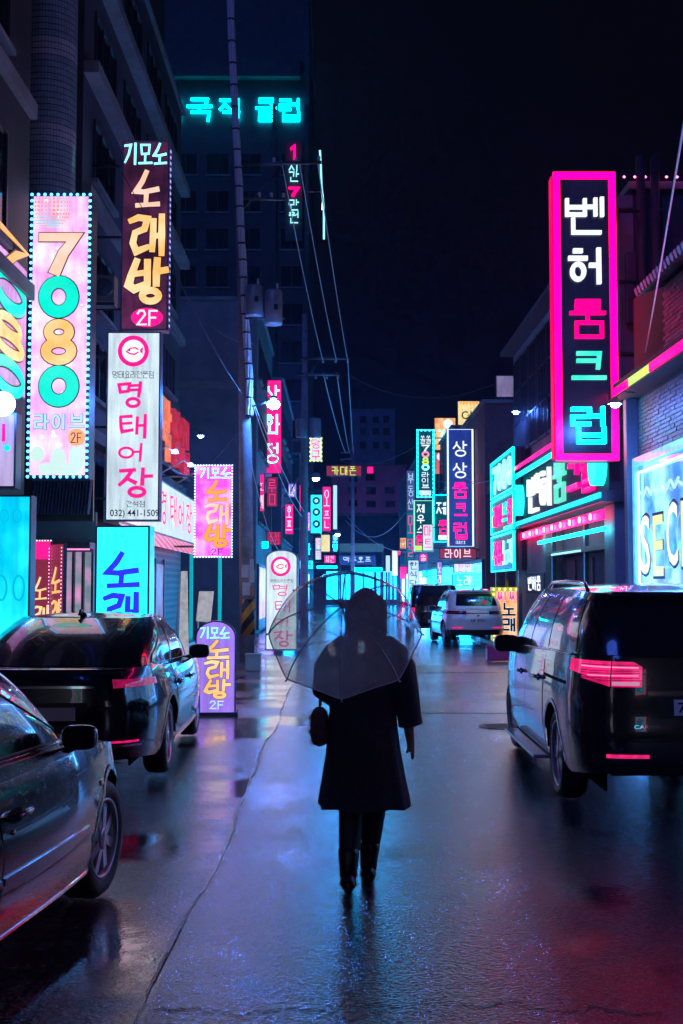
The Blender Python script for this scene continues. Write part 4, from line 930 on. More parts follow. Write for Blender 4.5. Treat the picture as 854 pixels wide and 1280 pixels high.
# ---- club letters on the tower
pl = front(95.9)
t = thing('club_tower_letters', 'row of cyan channel letters high on the dark tower', 'sign', (-8, 95.9, 39))
for ch, (x0, x1) in zip('외국적클럽', ((203,228),(233,266),(274,302),(319,346),(349,377))):
    a = pl.uv(x0, 152); b = pl.uv(x1, 123); mb = MB(); letter(mb, ch, a[0], a[1], b[0], b[1], .115, pl.P, -.05, .1); mb.build('lettering', E_CYAN, t)
pl = front(95.4); t = thing('price_neon_letters', 'vertical column of small pink and ice neon letters on tower', 'sign', (-3.6, 95.4, 30))
for ch, (y0, y1), m_ in zip('1시간7만원', ((182,198),(203,214),(214,227),(234,245),(249,263),(264,279)), (E_PINK, E_CYANW, E_CYANW, E_PINK, E_CYANW, E_CYANW)):
    a = pl.uv(361, y1); b = pl.uv(374, y0); mb = MB(); letter(mb, ch, a[0], a[1], b[0], b[1], .11, pl.P, -.05, .05); mb.build('lettering', m_, t)
a = at(356, 300, 95.4); b = at(378, 175, 95.4); MB().box((a.x, 95.55, a.z), (b.x, 95.9, b.z)).build('backing', M_WALLD, t)
t = thing('edge_neon_tube', 'thin curved cyan neon tube at the edge of the tower', 'neon', at(403, 300, 94))
MB().tube([at(400,188,94), at(401,204,94), at(402,232,94), at(405,262,94), at(405,299,94)], .09, 6).build('tube', E_CYANW, t)
MB().tube([at(402,232,94), at(404,245,94), at(403,262,94)], .05, 6).build('tube', E_BLUE, t)
MB().tube([at(385,240,95), at(403,240,94.1)], .05, 6).build('bracket', M_STEEL, t)

# ---- right side: the big pink framed sign
s = Sign('room_club_sign', 'huge pink framed vertical sign with five large channel letters', front(22.7), (693,216,771,576), .4, glow('face_midnight', (.003,.003,.016), 1, mottle=.4, scale=.9), mat('cab_pink', (.35,.03,.14), .4), fw=.125)
s.frame(glow('frame_pink', (1,.0,.075), 3.6), .125, .05)
mb = MB(); mb.obox(s.pl.O, s.pl.U, s.pl.V, s.pl.N, s.u0-.02, s.u0-.003, s.v0+.05, s.v1-.05, -.34, -.06); mb.build('side_glow', glow('side_pink', (1,.0,.12), .45), s.root)
for ch, r, m_ in (('벤',(706,247,755,294),I_WHITEB),('허',(709,310,755,357),I_WHITEB),('룸',(711,375,757,424),glow('ch_pink', (1,.0,.17), .8)),('크',(713,440,758,482),glow('ch_teal', (.02,.75,.55), 1.0, col2=(.10,.85,.62), scale=2)),('럽',(713,508,760,555),E_CYAN)):
    s.text(ch, r, .118, m_, th=.08, n0=.02, name='channel_letter')
s.bracket(5.9, k=4, r=.05)
# club fascia letters
pl = rightwall(5.34)
t = thing('fascia_club_letters', 'row of channel letters along the club fascia band', 'sign', (5.3, 28, 3.7))
for (y0, y1), ch, m_ in zip(((32.9,31.2),(31.0,29.4),(29.0,27.6),(27.3,25.9),(25.7,24.5)), '벤허룸크럽', (I_WHITEB, I_WHITEB, glow('ch_mint', (.12,.75,.55), .9), MATS['ch_pink'], MATS['ch_pink'])):
    mb = MB(); letter(mb, ch, -y0, 3.72, -y1, 4.72, .115, pl.P, .0, .10); mb.build('channel_letter', m_, t)
for y in (34.3, 23.9):
    mb = MB(); mb.prism([(-y+.42*math.cos(q*.3), 4.2+.46*math.sin(q*.3)) for q in range(21)], pl.P, .0, .22); mb.build('round_lamp', F_CYAN, t)
# three tier frame sign
pl = rightwall(5.12)
t = thing('three_tier_sign', 'three tier cyan framed sign at far end of the club', 'sign', (5.2, 36.6, 0))
u0, u1 = -39.2, -34.2
for k, (a, b) in enumerate(((4.55, 5.75), (3.4, 4.5), (2.2, 3.35))):
    MB().obox(pl.O, pl.U, pl.V, pl.N, u0, u1, a, b, -.3, -.02).build('cabinet', M_CAB, t)
    MB().obox(pl.O, pl.U, pl.V, pl.N, u0+.1, u1-.1, a+.08, b-.08, -.018, 0).build('face', F_TEAL, t)
    mb = MB()
    for q in ((u0,u1,b-.06,b),(u0,u1,a,a+.05),(u0,u0+.10,a,b),(u1-.14,u1,a,b)): mb.obox(pl.O, pl.U, pl.V, pl.N, *q, .002, .06)
    mb.build('neon_border', E_CYANF, t)
    tx, ms = (('7080', (I_AQUA, I_AQUA, I_AQUA, I_AQUA)), ('라이브룸', (E_PINK, E_PINK, E_CYANF, E_PINK)), ('주점노래', (E_PINK, E_PINK, I_AQUA, I_AQUA)))[k]
    for i, ch in enumerate(tx):
        mb = MB(); letter(mb, ch, u0+.35+i*1.08, a+.2, u0+1.3+i*1.08, b-.2, .115, pl.P, .005, .04); mb.build('lettering', ms[i], t)
for y in (34.25, 39.1): MB().box((5.2, y-.06, 0), (5.3, y+.06, 5.75)).build('post', M_STEEL, t)
# bar window lettering
pl = rightwall(5.60); mb = None
t = thing('bar_window_letters', 'bubble letters across the glowing bar window', 'sign', (5.58, 20.5, 2))
for i, ch in enumerate('SECRET'):
    mb = MB(); y = 21.75-i*.86; dz = (.0,-.04,.12,.1,.0,.06)[i]
    latin(mb, ch, -y, 1.95+dz, -y+.66, 3.0+dz, pl.P, .075)
    o = mb.build('bubble_letter', (I_WHITEB, glow('letter_lemon', (.75,.85,.35), .9), I_WHITEB, MATS['letter_lemon'], I_WHITEB, MATS['letter_lemon'])[i], t)
    mb = MB(); latin(mb, ch, -y-.05, 1.90+dz, -y+.71, 3.05+dz, pl.P, .066); mb.build('letter_shadow', K_NAVY, t)
mb = MB()
for i in range(9):
    y = 21.8-i*.5; mb.tube([pl.P(-y, 3.45+.05*math.sin(i*2), .05), pl.P(-y+.2, 3.35, .05), pl.P(-y+.45, 3.5, .05)], .025, 5)
mb.build('scribble', I_ICE, t)['kind'] = 'stuff'
mb = MB()
for i in range(7):
    y = 21.8-i*.6; mb.tube([pl.P(-y, 1.5-.1*(i%3), .05), pl.P(-y+.3, 1.62, .05), pl.P(-y+.6, 1.45, .05)], .018, 5)
mb.build('wave_print', E_BLUE, t)['kind'] = 'stuff'
# far right cluster
s = lit('blue_club_sign', 'tall blue club sign with white neon border and pink lower letters', 45, (559,536,592,684), F_NAVY, border=glow('neon_ice', (.5,.65,1.0), 1.6), to=5.4)
for ch, r, m_ in (('상',(566,551,584,571),I_WHITEB),('상',(566,578,584,598),I_WHITEB),('룸',(566,603,584,623),E_PINK),('크',(568,629,584,648),E_PINK),('럽',(567,653,585,674),E_PINK)): s.text(ch, r, .12, m_, th=.04)
s.text('대표번호', (570,676,582,680), .12, I_WHITE)
s = lit('cyan_bulb_sign', 'slim dark vertical sign with cyan bulb border and digits', 60, (521,537,543,622), F_TEAL, border=E_CYAN, bulbs=B_CYAN, to=5.5)
s.text('쏠쏠', (525,544,539,555), .13, I_WHITEB, gap=.05)
for ch, y, m_ in zip('7080', (556,564,572,580), (I_WHITEB, glow('ink_rose2', (1,.3,.5), .9), E_YEL, I_AQUA)): s.text(ch, (527,y,537,y+8), .2, m_)
s.text('라이브', (527,590,537,611), .13, I_WHITEB, vert=True); s.panel((524,613,539,619), F_WHITE, 'foot_panel')
s = lit('orange_print_sign', 'orange and white printed sign behind the cyan bulb sign', 63, (543,522,570,563), F_ORANGE, to=5.5); s.text('길', (547,536,558,558), .16, I_AQUA); s.disc((560,530), 6, I_WHITE, 'cloud_print')
s = lit('red_print_sign', 'dim red printed panel under the orange sign', 63.5, (543,565,560,593), glow('face_rust', (.5,.10,.12), .7, mottle=.4, scale=1), to=5.5); s.disc((551,571), 5, I_WHITE, 'roundel')
s = lit('convenience_sign', 'cream rooftop sign with navy letters and orange zigzag top', 56.5, (572,501,600,535), F_CREAM)
s.text('C', (577,514,585,524), 0, K_NAVY, lat=True); s.text('U', (588,514,596,524), 0, K_NAVY, lat=True); s.disc((586.5,520), 2.2, glow('dot_green', (.35,.45,.02), .7), 'dot')
p = s.pl; mb = MB()
for i in range(6):
    a = s.u0+.06+(s.u1-s.u0-.12)*i/6; w_ = (s.u1-s.u0-.12)/6; mb.prism([(a, s.v1-.05), (a+w_, s.v1-.05), (a+w_/2, s.v1-.22)], p.P, .012, .02)
mb.build('zigzag_print', I_ORANGE, s.root)['kind'] = 'stuff'
for u in (s.u0+.2, s.u1-.2): MB().tube([p.P(u, s.v0, -.1), p.P(u, s.v0-1.2, -.1)], .05, 6).build('leg', M_STEEL, s.root)
s = lit('mint_framed_sign', 'dark sign in mint frame with white letters and lime foot', 50, (517,625,542,690), F_TEAL, border=glow('neon_mint', (.25,.9,.5), 1.1), to=5.4)
s.text('제우스', (521,630,531,668), .13, I_WHITEB, vert=True); s.text('룸', (520,669,530,681), .15, E_PINK); s.panel((519,682,531,688), E_YEL, 'foot_panel')
s = lit('white_mart_sign', 'small white and pink sign overlapping the mint framed sign', 49.3, (528,655,542,689), F_WHITE, '마트', I_PINK, True, to=5.4)
s = lit('teal_framed_sign', 'dark teal framed sign with one white and one pink letter', 52, (541,618,562,678), F_TEAL, border=E_CYAN, to=5.4)
s.text('제', (545,627,558,644), .13, I_WHITEB); s.text('룸', (548,650,560,668), .15, E_PINK); s.panel((548,669,560,675), I_WHITE, 'foot_panel')
lit('live_music_sign', 'dark red horizontal sign with pale block letters below blue club sign', 44, (549,685,596,699), F_RED, '라이브', glow('ink_palepink', (1,.62,.72), .9), w=.13, to=5.3)
lit('white_stripe_sign', 'white horizontal sign with pink corner marks', 45.5, (567,704,602,716), F_WHITE, '전문점', I_PINK, to=5.3)
lit('cyan_glow_sign', 'bright cyan horizontal sign just above the white vehicle', 46, (565,718,603,733), F_CYAN, '노래빠', I_WHITEB, to=5.3)
lit('white_slim_sign', 'slim white vertical sign with dark letters beside the dark van', 66, (510,700,524,737), F_WHITE, '한식당', K_BLACK, True, to=5.6)
lit('bulb_karaoke_sign', 'square karaoke sign with warm bulb border beside the three tier frame', 43, (607,675,628,711), F_LILAC, '노래', I_PINK, bulbs=glow('bulb_warm', (1,.55,.35), 2), trect=(611,690,626,707))
lit('pink_letter_panel', 'narrow panel with pink letters behind the blue club sign', 47, (592,622,599,650), F_NAVY, '룸', E_PINK, to=5.3)
lit('white_letter_column', 'thin pink column sign right of blue club sign', 47.4, (596,664,602,700), F_RED, '술집', E_PINK, True, to=5.3)
lit('lilac_roof_board', 'wide lilac rooftop board on red brown building', 43.5, (620,469,661,497), glow('face_lilac_dim', (.22,.18,.36), .7, mottle=.4, scale=1.5))
lit('blue_grey_slab_sign', 'tall dim blue vertical sign at far end of street', 84, (508,588,519,640), glow('face_slate', (.05,.08,.22), .9), '부동산', I_ICE, True, to=6)
lit('teal_slab_sign', 'tall dim teal vertical sign beneath dim blue sign', 80, (508,640,518,700), glow('face_teal_dim', (.0,.14,.20), .9), '모텔', I_PINK, True, to=6)
s = Sign('amber_standing_sign', 'amber standing sign with bulb border beside the club entrance', front(36.2, 0), (615,734,655,803), .3, F_ORANGE, glow('cab_lime', (.35,.40,.03), .5), fw=.12, ground=True)
s.frame(MATS['cab_lime'], .12, .02); s.bulbs(glow('bulb_amber', (1,.7,.2), 2.2), .16, .04, .06)
s.text('씨씨', (621,739,649,751), .13, I_PINK, outline=I_WHITE, ow=.03); s.text('노', (627,753,645,770), .15, K_NAVY, outline=I_WHITE, ow=.03); s.text('래', (627,772,645,790), .15, K_NAVY, outline=I_WHITE, ow=.03)
MB().tube([s.pl.P((s.u0+s.u1)/2, s.v1, -.15), s.pl.P((s.u0+s.u1)/2, s.v1+.9, -.15)], .05, 8).build('mast', M_STEEL, s.root)
lit('lime_strip_sign', 'narrow lime light strip post behind amber standing sign', 35.6, (658,728,666,800), E_YEL)
lit('small_pink_sign', 'small pink poster sign left of amber standing sign', 39.5, (601,735,612,760), I_PINK, '포차', I_WHITE, True)
t = thing('pink_crate', 'pink plastic crate on the road by the minivan mirror', 'crate', gnd(626, 826))
p = gnd(626, 826); a = MB().box((p.x-.33, p.y-.15, 0.005), (p.x+.33, p.y+.2, .36), .03).build('crate_body', mat('pink_plastic', (.75,.03,.22), .35), t)
MB().box((p.x-.36, p.y-.18, .31), (p.x+.36, p.y-.151, .37)).build('rim', MATS['pink_plastic'], t)
# lamps and shop glows closing the street
k = 0
for (x0, y0, x1, y1, Y, m_, lab) in ((424,679,480,690,112,glow('glow_steel', (.03,.10,.16), .8),'long dim steel blue canopy at street end'),(424,694,470,706,108,F_NAVY,'navy shop board with pale letters at street end'),(482,694,488,716,104,I_ICE,'thin pale shop window at street end beside white sign'),(490,688,498,720,103,I_WHITE,'bright white shop window at street end'),(440,709,478,715,100,E_CYAN,'low cyan shop strip seen through the umbrella'),(500,708,509,724,98,I_PINK,'small pink shop window at street end'),(497,688,501,694,101,I_REDH,'tiny red light above the white shop window')):
    s = lit('street_end_shop_sign', lab, Y, (x0,y0,x1,y1), m_)
    if y0 == 694 and x0 == 424: s.text('맥주호프', (429,696,464,703), .14, I_ICE)
    [MB().box(s.pl.P(u_-.08, 0, -.3), s.pl.P(u_+.08, s.v0, -.15)).build('post', M_STEEL, s.root) for u_ in (s.u0+.1, s.u1-.1)]

# ---- unseen lit signs added behind the viewer to light the car tails and mirror in them
def back(Y): return Plane((0, Y, 0), (-1, 0, 0), (0, 1, 0))
class BackSign(Sign):
    def r(s, rect): return rect
s = BackSign('digit_sign', 'added unseen pink digit sign lighting the parked cars from behind the viewer', back(-4.5), (3.85, 3.4, 4.95, 7.6), .4, F_PINKW, M_CABB, fw=.05); s.bulbs(B_CYAN, .2, .03, .025); s.bracket(-5.02)
for i, ch in enumerate('7080'): s.text(ch, (4.05, 6.55-i*.85, 4.75, 7.25-i*.85), .2, (I_PEACH, I_TEAL, I_AMBER, I_TEAL)[i], outline=K_BLACK)
s = BackSign('added_white_sign', 'added unseen white sign lighting the parked cars from behind the viewer', back(-6.5), (3.6, 2.6, 4.9, 5.2), .3, F_WHITE, M_LILAC, fw=.03); s.bracket(-5.02)
for i, ch in enumerate('명태'): s.text(ch, (3.85, 4.0-i*1.2, 4.65, 4.9-i*1.2), .14, I_PINK, brush=True)
s = BackSign('added_cyan_sign', 'added unseen cyan sign lighting the street from behind the viewer', back(-7.5), (-5.4, 3.2, -4.1, 7.4), .35, F_CYAN, M_CAB, fw=.08, frame=E_PINK); s.bracket(5.7)
for i, ch in enumerate('노래방'): s.text(ch, (-5.15, 6.0-i*1.25, -4.35, 7.0-i*1.25), .14, K_BLUE, brush=True)
# ------------------------------------------------------------------ cars
def paint(name, col, rough=.16, metal=.3, drops=.25):
    """car paint with rain drops standing on the clear coat"""
    m, nt, b = new_mat(name); N = nt.nodes.new; L = nt.links.new
    b.inputs['Base Color'].default_value = (*col, 1); b.inputs['Metallic'].default_value = metal; b.inputs['Roughness'].default_value = rough+.12
    b.inputs['Coat Weight'].default_value = 1; b.inputs['Coat Roughness'].default_value = .025
    tc = N('ShaderNodeTexCoord'); v = N('ShaderNodeTexVoronoi'); v.inputs['Scale'].default_value = 75; L(tc.outputs['Object'], v.inputs[0])
    n = N('ShaderNodeTexNoise'); n.inputs['Scale'].default_value = 22; L(tc.outputs['Object'], n.inputs[0])
    r = N('ShaderNodeMapRange'); r.inputs[1].default_value = .12; r.inputs[2].default_value = .34; r.inputs[3].default_value = 1; r.inputs[4].default_value = 0; L(v.outputs['Distance'], r.inputs[0])
    k = N('ShaderNodeMapRange'); k.inputs[1].default_value = .5; k.inputs[2].default_value = .62; L(n.outputs[0], k.inputs[0])
    mu = N('ShaderNodeMath'); mu.operation = 'MULTIPLY'; L(r.outputs[0], mu.inputs[0]); L(k.outputs[0], mu.inputs[1])
    bp = N('ShaderNodeBump'); bp.inputs['Strength'].default_value = drops; bp.inputs['Distance'].default_value = .003; L(mu.outputs[0], bp.inputs['Height'])
    L(bp.outputs[0], b.inputs['Coat Normal']); MATS[name] = m; return m
P_BLACK = paint('paint_black', (.003,.003,.006), .05, 0, .35); P_GREY = paint('paint_violet_grey', (.020,.022,.052), .1, metal=.5, drops=.4)
P_GRAPH = paint('paint_graphite', (.005,.006,.014), .05, metal=.1, drops=.35); P_WHITE = paint('paint_white', (.80,.83,.86), metal=0, drops=.1)
G_CAR = paint('car_glass', (.004,.006,.008), .02, 0, .22)
M_RUB = mat('tyre_rubber', (.012,.012,.013), .5, bump=.3, bscale=120); M_PLAST = mat('black_plastic', (.010,.010,.012), .4)
M_CHROME = mat('chrome', (.62,.64,.68), .08, 1.0); M_ALLOY = mat('alloy', (.58,.60,.66), .25, .45); M_WELL = mat('wheel_well', (.004,.004,.005), .9)
M_LENSR = mat('lens_red', (.16,.004,.02), .12, coat=1); M_LENSW = mat('lens_clear', (.45,.45,.5), .1, coat=1)
E_TAIL = glow('tail_lamp_pink', (1.0,.02,.20), .36, mottle=.4, scale=14, rough=.1); E_TAILD = glow('tail_lamp_dim', (.55,.005,.10), .55, mottle=.4, scale=14, rough=.08)
M_PLATE = mat('plate_white', (.82,.84,.86), .3); 
def lerp_tab(tab, z):
    if z <= tab[0][0]: return tab[0][1]
    for (a, b), (c, d) in zip(tab, tab[1:]):
        if z <= c:
            t = (z-a)/(c-a); t = t*t*(3-2*t)*.5+t*.5; return b+(d-b)*t
    return tab[-1][1]
class Car:
    """local frame: y forward from the rear axle, x to the right, z up"""
    def __init__(s, name, label, loc, rz, p, group):
        s.p = p; s.root = thing(name, label, 'car', loc, rz, group)
        s.yr, s.yf = p['rear'], p['front']; s.yc = (s.yr+s.yf)/2; s.a = (s.yf-s.yr)/2
        s.nr, s.nf = p.get('nr', 6.5), p.get('nf', 4.2)
    # --- lower body surface, q in 0..3: rear centre -> rear corner -> side -> front corner -> front centre
    def outl(s, q):
        nr, nf = s.nr, s.nf; cr, cf = 2**(-1/nr), 2**(-1/nf)
        if q <= 1: w = q*cr; return w, -(1-w**nr)**(1/nr)
        if q >= 2: w = (3-q)*cf; return w, (1-w**nf)**(1/nf)
        u = -cr+(q-1)*(cr+cf); n = nr if u < 0 else nf; return (1-abs(u)**n)**(1/n), u
    def q_of_y(s, y):
        u = (y-s.yc)/s.a; cr, cf = 2**(-1/s.nr), 2**(-1/s.nf); return 1+(u+cr)/(cr+cf)
    def S(s, q, z, sg=1, off=0.0):
        w, u = s.outl(q); hw = lerp_tab(s.p['hw'], z); y = s.yc+s.a*u
        if u < -.7: k = min(1, (-u-.7)/.25); y += lerp_tab(s.p['ry'], z)*k*k*(3-2*k)
        if u > .7: k = min(1, (u-.7)/.25); y += lerp_tab(s.p['fy'], z)*k*k*(3-2*k)
        P = Vector((w*hw*sg, y, z))
        if off: P += s.Nrm(q, z, sg)*off
        return P
    def Nrm(s, q, z, sg):
        e = .012; q0, q1 = max(0, q-e), min(3, q+e)
        a = s.S(q1, z, 1)-s.S(q0, z, 1); b = s.S(q, z+.02, 1)-s.S(q, z-.02, 1); n = a.cross(b).normalized()
        c = s.S(q, z, 1); 
        if n.dot(Vector((c.x, (c.y-s.yc)*.4, 0))) < 0: n = -n
        return Vector((n.x*sg, n.y, n.z))
    def zbot(s, y):
        p = s.p; z = p['sill']; z += max(0, (s.yr+.55-y))*p.get('rb', .10)+max(0, (y-s.yf+.6))*p.get('fb', .05)
        for yw in (0, p['wb']):
            d = abs(y-yw); R = p['arch']
            if d < R: z = max(z, p['wr']+math.sqrt(R*R-d*d)*1.0)
        return z
    def belt(s, y): return lerp_tab(s.p['belt'], y)
    def qs(s):
        """columns: ends evenly, the side densely round the wheel arches"""
        L = [i/9 for i in range(10)]; ys = []; y0 = s.S(1, .6).y; y1 = s.S(2, .6).y
        n = 34; ys = [y0+(y1-y0)*i/n for i in range(1, n)]
        for yw in (0, s.p['wb']):
            R = s.p['arch']
            ys = [y for y in ys if abs(abs(y-yw)-R) > .03 and abs(y-yw) > R] + [yw+R*math.cos(math.pi*k/18) for k in range(19)] + [yw-R-.004, yw+R+.004]
        ys = sorted(y for y in ys if y0+.01 < y < y1-.01)
        return L+[s.q_of_y(y) for y in ys]+[2+i/8 for i in range(9)]
    def body(s, m):
        Q = s.qs(); rows_n = 15; mb = MB()
        for sg in (1, -1):
            cols = []
            for q in Q:
                y = s.S(q, .6).y; zb, zt = s.zbot(y), s.belt(y)
                cols.append([s.S(q, zb+(zt-zb)*(i/rows_n), sg) for i in range(rows_n+1)])
            mb.grid(cols, flip=(sg > 0))
        # deck over hood and boot, closed under the cabin
        K = 9; crown = s.p.get('crown', .05)
        def row(q): 
            P = s.S(q, s.belt(s.S(q, .6).y)); return [Vector((P.x*j/K, P.y, P.z+crown*(1-(j/K)**2)*min(1, (abs(P.x)/.5)))) for j in range(-K, K+1)]
        rows = []
        e = [s.S(i/9, s.belt(s.yr)) for i in range(10)]; rows.append([Vector((-p.x, p.y, p.z)) for p in e[::-1]]+e[1:])
        rows += [row(q) for q in Q if 1 < q < 2]
        e = [s.S(2+(i)/8*1.0 if False else 3-i/9, s.belt(s.yf)) for i in range(10)]; rows.append([Vector((-p.x, p.y, p.z)) for p in e[::-1]]+e[1:])
        mb.grid(rows, flip=False)
        o = mb.build('body', m, s.root, True, sharp=38); s.bodyo = o
        # floor and wheel wells
        p = s.p; hw = lerp_tab(p['hw'], .5)
        MB().box((-hw+.30, s.yr+.25, p['sill']+.02), (hw-.30, s.yf-.3, .75)).build('underbody', M_WELL, s.root, True)
        for sg in (1, -1):
            for yw in (0, p['wb']):
                R = p['arch']-.004; mb = MB(); r = []
                for k in range(19):
                    q = math.pi*k/18; y = yw+R*math.cos(q); z = p['wr']+R*math.sin(q); x = s.S(s.q_of_y(y), max(z, .4)).x; r.append([Vector((sg*(x-.012), y, z)), Vector((sg*(hw-.34), y, z))])
                mb.grid(r); mb.box((sg*(hw-.36), yw-R, .12), (sg*(hw-.34), yw+R, p['wr']+R)); mb.build('wheel_well', M_WELL, s.root, True)
                r2 = [[s.S(s.q_of_y(yw+(R+.005)*math.cos(math.pi*k/18)), p['wr']+(R+.005)*math.sin(math.pi*k/18), sg, .004), s.S(s.q_of_y(yw+(R+.035)*math.cos(math.pi*k/18)), p['wr']+(R+.035)*math.sin(math.pi*k/18), sg, .006)] for k in range(19)]
                MB().grid(r2).build('arch_lip', m if p.get('lip') is None else p['lip'], s.root, True)
    def patch(s, name, q0, q1, z0, z1, m, sides=(1, -1), off=.006, nq=8, nz=4, par=None, merge=False, skirt=True):
        """a piece lying on the body; z0,z1 may be functions of q"""
        f0 = z0 if callable(z0) else (lambda q: z0); f1 = z1 if callable(z1) else (lambda q: z1)
        out = []; mb = MB()
        for sg in sides:
            if not merge: mb = MB()
            g = [[s.S(q0+(q1-q0)*i/nq, f0(q0+(q1-q0)*i/nq)+(f1(q0+(q1-q0)*i/nq)-f0(q0+(q1-q0)*i/nq))*j/nz, sg, off) for j in range(nz+1)] for i in range(nq+1)]
            mb.grid(g, flip=(sg > 0))
            if skirt:
                h = [[s.S(q0+(q1-q0)*i/nq, f0(q0+(q1-q0)*i/nq)+(f1(q0+(q1-q0)*i/nq)-f0(q0+(q1-q0)*i/nq))*j/nz, sg, -.004) for j in range(nz+1)] for i in range(nq+1)]
                for a, b in ((g[0], h[0]), (g[-1], h[-1]), ([r[0] for r in g], [r[0] for r in h]), ([r[-1] for r in g], [r[-1] for r in h])): mb.grid([a, b], smooth=False)
            if not merge: out.append(mb.build(name, m, par or s.root, True))
        if merge: out.append(mb.build(name, m, par or s.root, True))
        return out
    # --- cabin: ring at the belt, ring at the roof
    def G(s, q, v, sg=1, off=0.0):
        c = s.p['cab']; n = c.get('n', 8); k = 2**(-1/n)
        def ring(yr, yf, hw):
            yc, a = (yr+yf)/2, (yf-yr)/2
            if q <= 1: w = q*k; u = -(1-w**n)**(1/n)
            elif q >= 2: w = (3-q)*k; u = (1-w**n)**(1/n)
            else: u = -k+(q-1)*2*k; w = (1-abs(u)**n)**(1/n)
            return w*hw, yc+a*u
        x0, y0 = ring(*c['b']); x1, y1 = ring(*c['r'])
        z0 = s.belt(y0)-.01; z1 = c['z']-((y1-c.get('peak', 1.2))/1.6)**2*c.get('arch', .05)-(.035 if q <= 1 or q >= 2 else 0)*0
        bl = c.get('bulge', .03)*math.sin(math.pi*min(1, max(0, v))*.9)
        x = x0+(x1-x0)*v; y = y0+(y1-y0)*v; z = z0+(z1-z0)*v
        d = Vector((x/ max(.3, c['b'][2]), (y-(c['b'][0]+c['b'][1])/2)/(c['b'][1]-c['b'][0])*2, 0)); d = Vector((d.x**5, d.y**5 if d.y > 0 else -abs(d.y)**5, .3)).normalized()
        P = Vector((x, y, z))+d*bl
        if off:
            e = .02; a = s.G(min(3, q+e), v)-s.G(max(0, q-e), v); b = s.G(q, min(1, v+e))-s.G(q, max(0, v-e)); nn = a.cross(b)
            if nn.length > 1e-9:
                nn.normalize()
                if nn.dot(Vector((x, y-(c['b'][0]+c['b'][1])/2, .5))) < 0: nn = -nn
                P += nn*off
        return Vector((P.x*sg, P.y, P.z))
    def q_cab(s, y):
        c = s.p['cab']; n = c.get('n', 8); k = 2**(-1/n); yr, yf, _ = c['b']; return 1+((y-(yr+yf)/2)/((yf-yr)/2)+k)/(2*k)
    def cabin(s, m, roof_m=None):
        mb = MB(); Q = [i/8 for i in range(8)]+[1+i/24 for i in range(24)]+[2+i/8 for i in range(9)]; nv = 8
        for sg in (1, -1): mb.grid([[s.G(q, j/nv, sg) for j in range(nv+1)] for q in Q], flip=(sg > 0))
        s.cabo = mb.build('cabin_frame', m, s.root, True, sharp=40)
        mb = MB(); K = 8; cr = s.p['cab'].get('crown', .045); rows = []
        e = [s.G(i/8, 1) for i in range(9)]; 
        e = [s.G(i/8, 1) for i in range(9)]; rows.append([Vector((-p.x, p.y, p.z)) for p in e[::-1]]+e[1:])
        for i in range(1, 24):
            P = s.G(1+i/24, 1); t = min(1, min(i, 24-i)/5); rows.append([Vector((P.x*j/K, P.y, P.z+cr*(1-(j/K)**2)*t)) for j in range(-K, K+1)])
        e = [s.G(3-i/8, 1) for i in range(9)]; rows.append([Vector((-p.x, p.y, p.z)) for p in e[::-1]]+e[1:])
        mb.grid(rows); mb.build('roof', roof_m or m, s.root, True, sharp=40)
    def pane(s, name, q0, q1, v0, v1, m=None, sides=(1, -1), off=.005, merge=False, nq=8, nv=5, trim=None, round_=0.0):
        out = []; f0 = v0 if callable(v0) else (lambda q: v0); f1 = v1 if callable(v1) else (lambda q: v1); mb = MB()
        for sg in sides:
            if not merge: mb = MB()
            g = []
            for i in range(nq+1):
                q = q0+(q1-q0)*i/nq; a, b = f0(q), f1(q); g.append([s.G(q, a+(b-a)*j/nv, sg, off) for j in range(nv+1)])
            mb.grid(g, flip=(sg > 0))
            if not merge:
                o = mb.build(name, m or G_CAR, s.root, True); out.append(o)
                if trim: MB().tube([r[0] for r in g]+[r for r in g[-1][1:]]+[r[-1] for r in g[::-1]][1:]+g[0][::-1][1:], .006, 5).build('window_trim', trim, o, True)
        if merge: out.append(mb.build(name, m or G_CAR, s.root, True))
        return out
